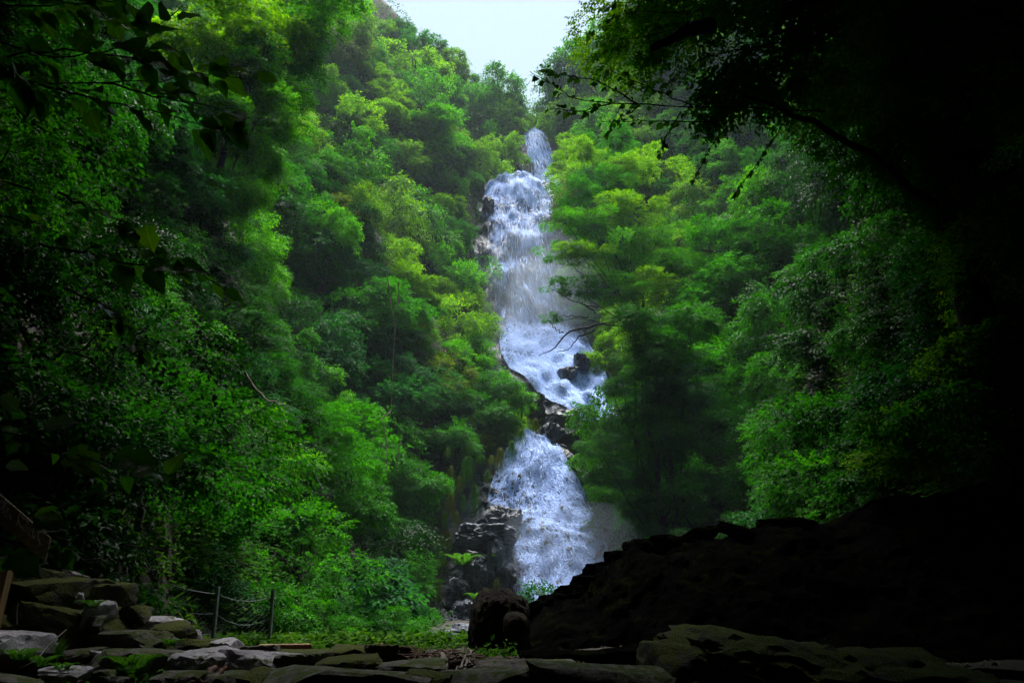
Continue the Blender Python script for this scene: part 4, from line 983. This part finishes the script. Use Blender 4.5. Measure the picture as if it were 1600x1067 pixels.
leafy('leafy_branch', 'large leaved dark branch reaching in at the top left corner', [
    [(-60, 40, 2.3), (60, 90, 2.4), (140, 85, 2.4), (215, 70, 2.5), (285, 10, 2.5)], [(-60, 95, 2.4), (97, 75, 2.4), (215, 92, 2.5), (310, 114, 2.6), (393, 125, 2.7)],
    [(60, 130, 2.4), (140, 155, 2.5), (184, 161, 2.5), (275, 184, 2.6), (367, 210, 2.7)], [(-60, 120, 2.5), (60, 130, 2.5), (230, 128, 2.6), (310, 118, 2.6)],
    [(-60, 10, 2.2), (90, 8, 2.3), (200, 0, 2.4)], [(160, 130, 2.5), (240, 150, 2.6), (330, 165, 2.7), (375, 190, 2.7)], [(-50, 60, 2.3), (20, 110, 2.3), (70, 150, 2.4)]],
    0.125, [18, 16, 11, 12, 16, 13, 14], extra=[(235, 55, 2.4, -22, -42, 0, MG), (215, 85, 2.4, -35, -45, 0, MG), (232, 78, 2.4, 45, -12, 0, MG), (278, 32, 2.4, 32, -20, 0, (.07, .17, .02)),
        (150, 78, 2.4, 2, -25, 0, MG), (140, 20, 2.4, 70, 5, 0, YG), (175, 30, 2.4, 8, 28, 0, YG), (130, 8, 2.4, 70, 14, 0, YG), (140, 172, 2.4, 8, 32, 0, YG), (310, 112, 2.6, 22, -22, 0, YG), (355, 112, 2.6, 34, -6, 0, YG),
        (335, 112, 2.6, 36, -14, 0, MG), (215, 86, 2.4, 55, 8, 0, MG), (270, 148, 2.6, 40, -12, 0, MG), (225, 145, 2.6, 36, -14, 0, MG), (310, 190, 2.6, 40, 8, 0, MG), (345, 178, 2.6, 18, 20, 0, YG), (255, 180, 2.5, 18, -14, 0, BG), (335, 165, 2.6, 20, -8, 0, YG)], rad=.005)
leafy('leafy_branch', 'large leaved branch hanging in from the middle of the left edge', [
    [(-50, 330, 2.9), (20, 342, 2.9), (60, 350, 3.0), (105, 370, 3.0)], [(90, 300, 2.9), (150, 330, 3.0), (200, 350, 3.1), (235, 385, 3.1)], [(60, 380, 3), (150, 400, 3.0), (220, 415, 3.1), (300, 420, 3.2), (370, 465, 3.3)],
    [(100, 450, 3.1), (170, 480, 3.1), (210, 520, 3.2), (222, 555, 3.2)]], .085, [14, 20, 22, 20],
    extra=[(228, 352, 3.0, 6, 38, 0, YG), (225, 415, 3.1, 48, -5, 0, MG), (268, 418, 3.1, 56, -4, 0, DG), (230, 420, 3.1, 24, 32, 0, DG), (190, 410, 3.1, 5, 42, 0, DG), (220, 402, 3.1, 34, -18, 0, BG), (138, 290, 2.9, 14, -8, 0, YG),
           (20, 320, 2.9, -4, 20, 0, DG), (350, 455, 3.2, 28, 10, 0, MG)], rad=.006)
leafy('leafy_branch', 'sparse branch with single large leaves low at the left edge', [
    [(-50, 660, 2.6), (60, 688, 2.7), (110, 708, 2.8), (165, 724, 2.8), (198, 740, 2.9), (235, 737, 3)], [(60, 690, 2.7), (120, 722, 2.8), (150, 738, 2.8), (186, 772, 2.9)], [(-40, 600, 2.7), (10, 640, 2.7), (40, 700, 2.7)]],
    .075, [5, 5, 8], extra=[(176, 716, 2.8, 70, 2, 0, MG), (262, 742, 3, 20, -40, 0, YG), (70, 668, 2.7, 48, -18, 0, BG), (200, 740, 2.9, 40, -10, 0, BG), (0, 618, 2.6, 26, 22, 0, BG), (105, 706, 2.8, 50, 30, 0, (.07, .13, .02)),
           (245, 750, 3, 22, -6, 0, MG), (10, 726, 2.7, 30, 2, 0, BG)], rad=.004)
leafy('leafy_branch', 'dark leafy sprig hanging across the end of the sign board', [
    [(150, 770, 2.5), (120, 800, 2.5), (95, 862, 2.5)], [(-40, 850, 2.4), (-10, 868, 2.4), (0, 890, 2.5)]], .06, [6, 2],
    extra=[(90, 850, 2.5, -8, 34, 0, DG), (90, 858, 2.5, 20, 32, 0, MG), (12, 868, 2.4, 46, 30, 0, DG), (-5, 862, 2.4, 30, 2, 0, DG), (52, 815, 2.5, 52, 4, 0, DG), (55, 802, 2.5, 38, 2, 0, YG), (102, 862, 2.5, 12, -6, 0, BG)], rad=.004)
leafy('leafy_branch', 'dark leafy branch tip silhouetted against the sky and the top of the fall', [
    [(1290, 175, 4.9), (1150, 168, 4.7), (1000, 164, 4.5), (900, 157, 4.4), (860, 130, 4.3), (828, 112, 4.3)], [(1080, 165, 4.6), (1000, 130, 4.5), (950, 110, 4.4)], [(1000, 164, 4.5), (930, 125, 4.4), (880, 118, 4.4), (845, 105, 4.3)],
    [(960, 160, 4.5), (910, 175, 4.4), (860, 170, 4.4)], [(1120, 190, 4.8), (1000, 189, 4.6), (940, 190, 4.5)], [(1270, 60, 5), (1110, 85, 4.8), (1075, 105, 4.7), (1040, 132, 4.6)]],
    .062, [34, 26, 24, 20, 22, 14], rad=.006, spread=.8)
leafy('leafy_branch', 'pendulous dark sprays below the silhouetted branch tip', [
    [(1000, 165, 4.5), (960, 190, 4.6), (945, 215, 4.6)], [(1060, 180, 4.7), (1040, 215, 4.7), (1030, 240, 4.7)], [(1150, 180, 4.9), (1110, 230, 4.9), (1080, 290, 4.9)], [(1220, 200, 5), (1180, 260, 5), (1150, 300, 5)]],
    .06, [12, 16, 20, 18], rad=.005, spread=.8)
leafy('leafy_branch', 'small leafy twig reaching into the sky at the top right of the opening', [
    [(1060, 20, 6.0), (990, 18, 6), (950, 30, 6), (920, 55, 6)], [(1020, 0, 6), (960, 5, 6), (935, 20, 6)], [(1080, 40, 6), (1000, 60, 6), (960, 62, 6)]], .065, [26, 18, 20], rad=.005, spread=.8)

# ------------------------------------------------------------------ tall trees: some in view, the rest added overhead for shade
def shade_tree(name, label, base, h, rad, crowns, col, limbs, mat='bark'):
    root = empty(name, base); tag(root, label, 'tree')
    B = np.array(base); r = np.random.RandomState(int(h * 10))
    v, f = tube(smooth_path([(0, 0, -.8), (.1, .05, h * .4), (-.1, .1, h * .75), (.1, 0, h)], 14, .05, 3), np.linspace(rad * 1.15, rad * .35, 14), 12)
    ob('trunk', mesh_np('trunk', v, f, M[mat], True), root)
    for (s_, pts, r0) in limbs:
        pth = smooth_path([np.array(q) - B for q in pts], 12, .03, s_); v, f = tube(pth, np.linspace(r0, r0 * .3, 12), 8); ob('limb', mesh_np('limb', v, f, M[mat], True), root)
    for (key, c, s_) in crowns:
        o = ob('crown', PROTO[key][0], root, tuple(np.array(c) - B)); o.scale = (s_, s_, s_ * r.uniform(.8, 1.1)); o.rotation_euler = (r.normal(0, .15), r.normal(0, .15), r.uniform(0, 6.28)); o.color = (*COL[col[r.randint(len(col))]], 1)
    return root
RC = [('shrub_b', 1480, 300, 8.2, 0.7), ('maple_a', 1560, 420, 8.2, 0.7), ('shrub_c', 1530, 560, 8.6, 0.5), ('maple_a', 1400, 230, 8, 0.6), ('maple_a', 1080, 40, 6.5, 0.62), ('shrub_c', 1200, 90, 6.6, 0.6), ('maple_a', 1290, 20, 6.6, 0.9), ('shrub_b', 1460, 40, 6.6, 1.0), ('maple_a', 1570, 120, 6.8, 0.9), ('shrub_b', 1430, 180, 8, 0.9), ('maple_a', 1000, 30, 10, 0.7), ('shrub_a', 1380, 100, 9, 1.2), ('shrub_b', 1100, -60, 8, 1.2), ('shrub_b', 1250, -90, 7, 1.3), ('shrub_a', 1500, -80, 7, 1.4), ('shrub_a', 1650, 30, 7.5, 1.4), ('shrub_b', 1300, 150, 9, 0.8), ('shrub_b', 1400, 700, 8.8, 0.55), ('shrub_c', 1440, 660, 8.2, 0.5)]
base = P(1585, 780, 8.6); base[2] = float(terrain(base[0], base[1])) - .2
shade_tree('forked_tree', 'thick black forked tree trunk with dark foliage rising behind the right bank', tuple(base), 7.4, .24,
          [(k, P(x, y, Y), s) for k, x, y, Y, s in RC], ['bright green', 'bright green', 'mid green', 'bright yellow-green'],
          [(1, [P(1500, 330, 8.5), P(1390, 120, 8.0), P(1350, -60, 7.8)], .17), (2, [P(1510, 340, 8.5), P(1490, 220, 7.8), P(1520, 90, 7.2), P(1580, -40, 7)], .15), (3, [P(1500, 350, 8.5), P(1300, 200, 7.2), P(1160, 150, 6.4)], .06),
           (4, [P(1530, 400, 8.5), P(1510, 300, 8.0), P(1590, 260, 8)], .08)])
CT = [((-8.5, -4, 2.0), 12, [('tree_a', (-8, -3, 12), 1.3), ('tree_c', (-5.5, -1, 13), 1.1), ('tree_a', (-9, 1, 13.5), 1.1), ('tree_c', (-4, -5, 12), 1.3)], 'tall dark tree added for shade behind the viewer on the left bank'),
      ((6.5, -3.5, 1.2), 12, [('tree_c', (5, -2, 11.5), 1.35), ('tree_a', (8, 0, 12), 1.35), ('tree_c', (3, 1.5, 12.5), 1.25), ('tree_a', (6, 3.6, 12), 1.2), ('tree_c', (7, -6, 11), 1.4)], 'tall dark tree added for shade behind the viewer on the right bank'),
      ((10, 3.5, 8.0), 9, [('tree_c', (9.5, 4, 14.5), 1.3), ('tree_a', (7.5, 6, 14.0), 1.2), ('tree_c', (11, 7.5, 16.5), 1.2), ('tree_a', (11.5, 0, 15), 1.4)], 'dark tree added for shade, leaning out from the steep right bank overhead'),
      ((-1, -9, .5), 12, [('tree_c', (-1, -8, 10), 1.6), ('tree_a', (1, -4.5, 12.5), 1.4), ('tree_c', (-2.5, -12, 9), 1.5), ('tree_a', (2.5, -11, 9), 1.6)], 'tall dark tree added for shade directly behind the viewer')]
CT += [((-11, 4, 0), 8, [('tree_a', (-10, 4, 18.5), 1.3), ('tree_c', (-8, 6.5, 17), 1.1), ('tree_a', (-12, 8.5, 21), 1.3)], 'dark tree added for shade, leaning out high from the steep left bank overhead'),
       ((-9.5, 9, 0), 8, [('tree_c', (-8.5, 9, 20), 1.2), ('tree_a', (-5.5, 7.5, 17.5), 1.1), ('tree_c', (-6, 11, 21), 1.2)], 'second dark tree added for shade, leaning out high over the left bank'),
       ((3, -15, 0), 12, [('tree_a', (4, -13, 17), 1.7), ('tree_c', (-1, -14, 16), 1.7), ('tree_a', (9, -11, 17), 1.6), ('tree_c', (3, -9, 19), 1.5)], 'large dark tree added for shade on the slope behind the viewer'),
       ((-7, -13, 0), 12, [('tree_a', (-8, -11, 19), 1.7), ('tree_c', (-4, -9, 18), 1.5), ('tree_a', (-12, -7, 19), 1.6)], 'large dark tree added for shade on the left slope behind the viewer'),
       ((5, -24, 0), 14, [('far_a', (4, -24, 38), 1.6), ('far_c', (-5, -24, 38), 1.7), ('far_a', (12, -22, 40), 1.7), ('far_c', (-13, -20, 40), 1.6)], 'tallest dark tree added for shade on the slope behind the viewer')]
CT += [((-13, 10, 0), 9, [('tree_a', (-9, 10, 20.5), 1.4), ('tree_c', (-12, 13, 24), 1.4)], 'third dark tree added for shade, leaning out high over the left bank'),
       ((-16, 5, 0), 9, [('tree_a', (-13, 4, 22), 1.5), ('tree_c', (-5, 4, 15.5), 1.2), ('tree_a', (-8, 2, 15), 1.3)], 'dark tree added for shade, reaching overhead from the left bank'),
       ((13, 10, 0), 9, [('tree_a', (8, 9, 16), 1.3), ('tree_c', (11, 12, 19), 1.4), ('tree_a', (10, 7, 17), 1.1)], 'third dark tree added for shade, leaning out high over the right bank'),
       ((14, 5, 0), 9, [('tree_a', (5, 6, 13.5), 1.1), ('tree_c', (2, 4, 13), 1.1), ('tree_a', (-1.5, 4.5, 14), 1.2), ('tree_c', (-1, 8, 16.5), 1.1)], 'dark tree added for shade, reaching overhead from the right bank')]
CT += [((17, 14, 0), 9, [('tree_a', (11, 15, 24), 1.6), ('tree_c', (15, 18, 30), 1.6), ('tree_a', (13, 13, 24), 1.3), ('tree_c', (9.5, 17, 25), 1.3), ('tree_a', (8, 13, 20), 1.2)], 'tall dark tree added for shade high on the right bank over the black bank'),
       ((15, 2, 0), 9, [('tree_c', (6.5, 8, 15.5), 1.2), ('tree_a', (4.5, 9.5, 16.5), 1.1), ('tree_c', (9, 6, 15), 1.3)], 'low dark tree added for shade, arching over the black bank')]
CT += [((12, 13, 0), 9, [('tree_c', (3, 11.5, 18.5), 1.2), ('tree_a', (6, 13, 19.5), 1.3), ('tree_c', (4, 15, 21.5), 1.1), ('tree_a', (7.5, 15.5, 22), 1.3)], 'wide tree added for shade overhead in front of the fall from the right bank'),
       ((-12, 12.5, 0), 9, [('tree_c', (1, 8.5, 16.5), 1.2), ('tree_a', (3.5, 7, 14.5), 1.0)], 'wide tree added for shade overhead from the left bank')]
CT += [((-6, -10, 0), 12, [('far_c', (-6, -4, 17), 1.5), ('far_c', (0, -5, 17.5), 1.5), ('far_a', (-3, 0, 17), 1.1)], 'broad dark evergreen added for shade, roofing over the steps from behind on the left'),
       ((8, -9, 0), 12, [('far_c', (6, -4, 17), 1.5), ('far_a', (3, 0.5, 16.5), 1.1), ('far_c', (10, 1, 19), 1.4), ('far_c', (0, -11, 19), 1.6)], 'broad dark evergreen added for shade, roofing over the steps from behind on the right')]
for bs, h, cr, lb in CT:  # unseen trees added above and behind the camera to darken the near ground
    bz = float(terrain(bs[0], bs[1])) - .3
    shade_tree('shade_tree', lb, (bs[0], bs[1], bz), h, .28, cr, ['deep green', 'dark green'], [])

def bank_tree(name, label, root_px, h, rad, crowns, col, mat='bark'):
    b_ = P(*root_px); b_[2] = float(terrain(b_[0], b_[1])) - .3; cs = [(k, P(x, y, Y), s_) for k, x, y, Y, s_ in crowns]; cs = [(k, c + np.array((.75, 0, 0)), s_ * 1.0) for k, c, s_ in cs] if name[:4] == 'ever' else cs
    top = np.mean([c[1] for c in cs], axis=0); root = empty(name, tuple(b_)); tag(root, label, 'tree'); B = b_; r = np.random.RandomState(len(label))
    v, f = tube(smooth_path([np.zeros(3), (top - B) * np.array((.3, .3, .6)), top - B], 12, .04, 1), np.linspace(rad, rad * .35, 12), 8); ob('trunk', mesh_np('trunk', v, f, M[mat], True), root)
    for q, (k, c, s_) in enumerate(cs):
        st_ = B + (top - B) * np.array((.35, .35, .55)) + r.normal(0, .4, 3); v, f = tube(smooth_path([st_ - B, (st_ + c) / 2 - B + np.array((0, 0, .2)), c - B], 8, .04, q), np.linspace(rad * .3, .01, 8), 5); ob('limb', mesh_np('limb', v, f, M[mat], True), root)
        o = ob('crown', PROTO[k][0], root, tuple(c - B)); o.scale = (s_, s_, s_ * r.uniform(.75, 1.0)); o.rotation_euler = (0, 0, r.uniform(0, 6.28)); o.color = (*COL[col[r.randint(len(col))]], 1)
bank_tree('broadleaf_tree', 'large leaved green tree filling the upper left beside the corner branch', (300, 420, 19), 10, .13,
          [('shrub_c', 345, 60, 19, 1.3), ('shrub_c', 410, 30, 20, 1.3), ('shrub_a', 400, 115, 19.5, 1.1), ('shrub_c', 430, 185, 20, .95), ('shrub_a', 405, 250, 20.5, .85), ('shrub_c', 350, 200, 19, 1.1), ('shrub_a', 465, 85, 22, 1.1), ('shrub_c', 478, 15, 22, 1.2),
           ('shrub_a', 360, 310, 19, .9), ('shrub_c', 515, -20, 23, 1.1), ('shrub_c', 450, 140, 21, .8)], ['bright green', 'bright yellow-green', 'mid green', 'bright green'])
bank_tree('evergreen_tree', 'dark glossy evergreen tree overhanging the right edge of the cascades', (1040, 800, 25), 6, .12,
          [('ever_a', 975, 510, 25, .95), ('shrub_a', 1010, 560, 25, 1.0), ('shrub_a', 985, 545, 24.8, .7), ('shrub_b', 960, 500, 25, .6), ('shrub_a', 1050, 500, 25.5, 1.0), ('shrub_b', 990, 610, 25, .8), ('ever_a', 968, 570, 24.6, .7), ('ever_a', 940, 600, 24.5, .5), ('ever_a', 920, 605, 24.4, .35), ('shrub_b', 1000, 640, 25, 1.0), ('shrub_a', 960, 650, 24.8, .5), ('ever_a', 1040, 610, 25.4, 1.0),
           ('shrub_a', 975, 700, 25, .8), ('ever_a', 1020, 690, 25, .9), ('ever_a', 925, 690, 24.8, .55), ('ever_a', 895, 700, 24.8, .45), ('ever_a', 950, 740, 25, .7), ('ever_a', 905, 745, 24.8, .4), ('shrub_a', 1000, 770, 25, 1.0), ('ever_a', 950, 790, 24.8, .5), ('shrub_b', 1040, 790, 25, .9), ('ever_a', 970, 810, 25, .6), ('ever_a', 1000, 840, 24.6, .6), ('ever_a', 1050, 720, 25.4, 1.1)], ['blue-green', 'mid green', 'deep green', 'mid green'])
bank_tree('maple_tree', 'bright layered maple whose flat sprays cross the right side of the upper falls', (1040, 640, 33), 8, .12,
          [('maple_a', 900, 300, 34, .8), ('maple_a', 945, 285, 35, 1.0), ('maple_a', 880, 345, 33.5, .7), ('maple_a', 925, 350, 33, .9), ('maple_a', 985, 330, 34, 1.1), ('maple_a', 870, 395, 33, .6), ('maple_a', 915, 400, 32.6, .9), ('maple_a', 970, 395, 33, 1.1),
           ('maple_a', 1025, 380, 34, 1.1), ('maple_a', 870, 446, 32.6, .5), ('maple_a', 915, 452, 32, .7), ('maple_a', 965, 455, 32, .9), ('maple_a', 862, 498, 32, .32), ('maple_a', 1015, 450, 33, 1.0), ('maple_a', 1070, 420, 34, 1.2), ('maple_a', 1005, 260, 36, 1.2), ('maple_a', 905, 235, 37, .9), ('maple_a', 960, 215, 38, 1.1)],
          ['bright yellow-green', 'bright green', 'bright green', 'mid green'])
for key, x, y, Y, s_, cn in [('shrub_a', 815, 625, 37.2, .75, 'bright green'), ('shrub_a', 780, 610, 37.6, 1.1, 'mid green'), ('shrub_b', 790, 660, 36.6, .8, 'bright green'), ('shrub_a', 745, 650, 36.4, 1.3, 'mid green'),
                             ('shrub_a', 715, 690, 34.0, 1.2, 'mid green'), ('shrub_b', 760, 690, 35.6, .6, 'olive'), ('shrub_a', 655, 760, 29, 1.0, 'mid green'), ('shrub_b', 645, 830, 28, .95, 'deep green'), ('shrub_a', 640, 900, 26.5, .9, 'mid green'), ('shrub_b', 640, 965, 25, .75, 'bright green'),
                             ('shrub_a', 590, 930, 24, 1.0, 'mid green'), ('shrub_a', 640, 1005, 22, .5, 'bright green'), ('shrub_b', 560, 985, 19, .8, 'mid green'), ('shrub_b', 395, 985, 11.6, .5, 'deep green'), ('shrub_a', 455, 975, 12, .6, 'mid green'), ('shrub_b', 505, 985, 12.5, .5, 'mid green'), ('shrub_a', 555, 982, 13.5, .55, 'deep green'), ('shrub_b', 605, 990, 14, .5, 'mid green'), ('shrub_a', 640, 1000, 15, .42, 'bright green'), ('shrub_b', 680, 1012, 16, .3, 'mid green'), ('shrub_a', 280, 975, 11.8, .5, 'deep green'), ('shrub_b', 705, 1018, 17, .26, 'olive')]:
    g_ = P(x, y, Y); g_[2] -= PROTO[key][2] * s_; plant(key, tuple(g_), s_, cn, x * .7)

# ------------------------------------------------------------------ weeds on the near ground
def weeds(n, seed):
    r = np.random.RandomState(seed); x = r.uniform(-8, 0, n); y = r.uniform(4.2, 10.2, n); q_ = (y < 6.4) & (x > -1.2); x, y = x[~q_], y[~q_]; k = vn(x * 2.2, y * 2.2, 0, 5) > -.1; x, y = x[k], y[k]; n = len(x); m = 7
    b = np.stack([x, y, terrain(x, y) + .02], -1)[:, None] + np.abs(r.normal(0, .035, (n, m, 3))) * np.array((1, 1, 1.0))
    ax_ = unit(r.normal(0, 1, (n, m, 3)) * np.array((1, 1, .4))); ln = (r.uniform(.02, .05, (n, m)) * (1 + np.clip(y - 6, 0, 3) * .5)[:, None]).ravel()
    return leaves_to_mesh('weeds', b.reshape(-1, 3), ax_.reshape(-1, 3), unit(np.array((0, -.3, 1)) + r.normal(0, .3, (n * m, 3))), ln, ln * .6, M['leaf'], np.clip(r.normal(.5, .2, n * m), 0, .97), False)
wd = ob('weeds', weeds(7000, 6)); wd['kind'] = 'stuff'; wd.color = (.05, .15, .015, 1)

# ------------------------------------------------------------------ air
if HAZE > 0:
    m, nt, o = newmat('haze'); pv = N(nt, 'ShaderNodeVolumePrincipled'); pv.inputs['Color'].default_value = (.72, .86, 1.0, 1); pv.inputs['Density'].default_value = HAZE; pv.inputs['Anisotropy'].default_value = .2
    nt.links.new(pv.outputs[0], o.inputs['Volume'])
    hz = ob('haze', box_mesh('haze', 170, 250, 190, m, 0)); hz.location = (0, 60, 90); hz['kind'] = 'stuff'

def mist(px, py, Y, sz, dens):
    m, nt, o = newmat('mist'); pv = N(nt, 'ShaderNodeVolumePrincipled'); pv.inputs['Color'].default_value = (.72, .84, 1.0, 1); pv.inputs['Density'].default_value = dens
    nt.links.new(pv.outputs[0], o.inputs['Volume']); v, f = ICO[3]; v = v * (1 + .25 * vn(v[:, 0] * 1.5, v[:, 1] * 1.5, v[:, 2] * 1.5, int(px)))[:, None]
    q = ob('mist', mesh_np('mist', v * np.array(sz) / 2, f, m, True)); q.location = P(px, py, Y); q['kind'] = 'stuff'
mist(840, 490, 49.0, (9, 7, 15), .035); mist(850, 470, 50, (6, 5, 9), .05); mist(880, 880, 30.3, (6.5, 3.5, 5), .06)

# ------------------------------------------------------------------ labels of the plants on the slopes
LAND = [('the top of the waterfall', 838, 215), ('the dome of white water', 800, 300), ('the cascades under the bare branch', 880, 590), ('the round boulder', 775, 930), ('the wire fence', 330, 950),
        ('the skyline', 700, 60), ('the wooden sign', 30, 830), ('the silhouetted branch tip', 860, 130), ('the forked trunk', 1360, 300), ('the crest of the dark bank', 1150, 820)]
ORD = ['', 'second ', 'third ', 'fourth ', 'fifth ', 'sixth ', 'seventh ', 'eighth ', 'ninth ', 'tenth ', 'eleventh ', 'twelfth ', 'thirteenth ', 'fourteenth ', 'fifteenth ', 'sixteenth ', 'seventeenth ', 'eighteenth ', 'nineteenth ', 'twentieth ']
for rec in PLANTS:          # young trees under the notch in the skyline
    qx, qy, qa = [float(q) for q in project(rec[3])]
    if 690 < qx < 880 and qa > 62:
        lim = np.interp(qx, [690, 760, 800, 840, 880], [60, 85, 120, 165, 130]); rp = rec[4] * 2.0 * FPX / qa
        if qy - rp < lim:
            k = max(.3, (qy - lim) / rp) if qy > lim else .3
            rec[0].scale = (k ** .7, k ** .7, k)
for rec in PLANTS:          # near shrubs recoloured mid green, their shade put into the leaf colour
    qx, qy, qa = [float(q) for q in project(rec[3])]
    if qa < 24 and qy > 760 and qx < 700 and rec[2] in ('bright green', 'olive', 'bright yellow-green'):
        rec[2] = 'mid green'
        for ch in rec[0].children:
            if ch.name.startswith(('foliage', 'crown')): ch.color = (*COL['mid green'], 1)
cls = {}
LAND += [('the upper falls', 780, 400), ('the hanging vines', 615, 560), ('the cliff grass', 700, 760), ('the top left branch', 250, 120), ('the middle left branch', 150, 400), ('the low left branch', 180, 720), ('the mossy boulder', 1250, 1020),
         ('the topmost fall', 845, 250), ('the left skyline', 600, 20), ('the broken limb', 1050, 60), ('the right skyline', 940, 20), ('the dark pool of leaves', 1550, 560)]
LAND = [l for l in LAND if 'pool' not in l[0] and l[0] != 'the top of the waterfall']
for rec in PLANTS:
    root, kind, cn, c3, rad = rec
    qx, qy, qa = project(c3); qx, qy = float(qx), float(qy)
    root['category'] = kind.replace('evergreen ', '').replace('broadleaf ', '')
    side = 'left' if c3[0] < np.interp(c3[1], XY, XX) else 'right'
    root['group'] = ('trees' if 'tree' in kind or 'maple' in kind else 'shrubs') + ' on the ' + side + ' slope'
    ld = min(LAND, key=lambda l: (l[1] - qx) ** 2 + (l[2] - qy) ** 2)
    wh = ('above' if qy < ld[2] - abs(qx - ld[1]) else 'below' if qy > ld[2] + abs(qx - ld[1]) else 'left of' if qx < ld[1] else 'right of')
    cls.setdefault((kind, cn, side, ld[0], wh), []).append(((ld[1] - qx) ** 2 + (ld[2] - qy) ** 2, root))
for (kind, cn, side, ld, wh), lst in cls.items():
    lst.sort(key=lambda q: q[0])
    for k, (_, root) in enumerate(lst):
        root['label'] = f'{ORD[min(k, 19)]}{cn} {kind}{" nearest" if k == 0 else ""} {wh} {ld}, {side} slope'
print('objects', len(SC.objects))
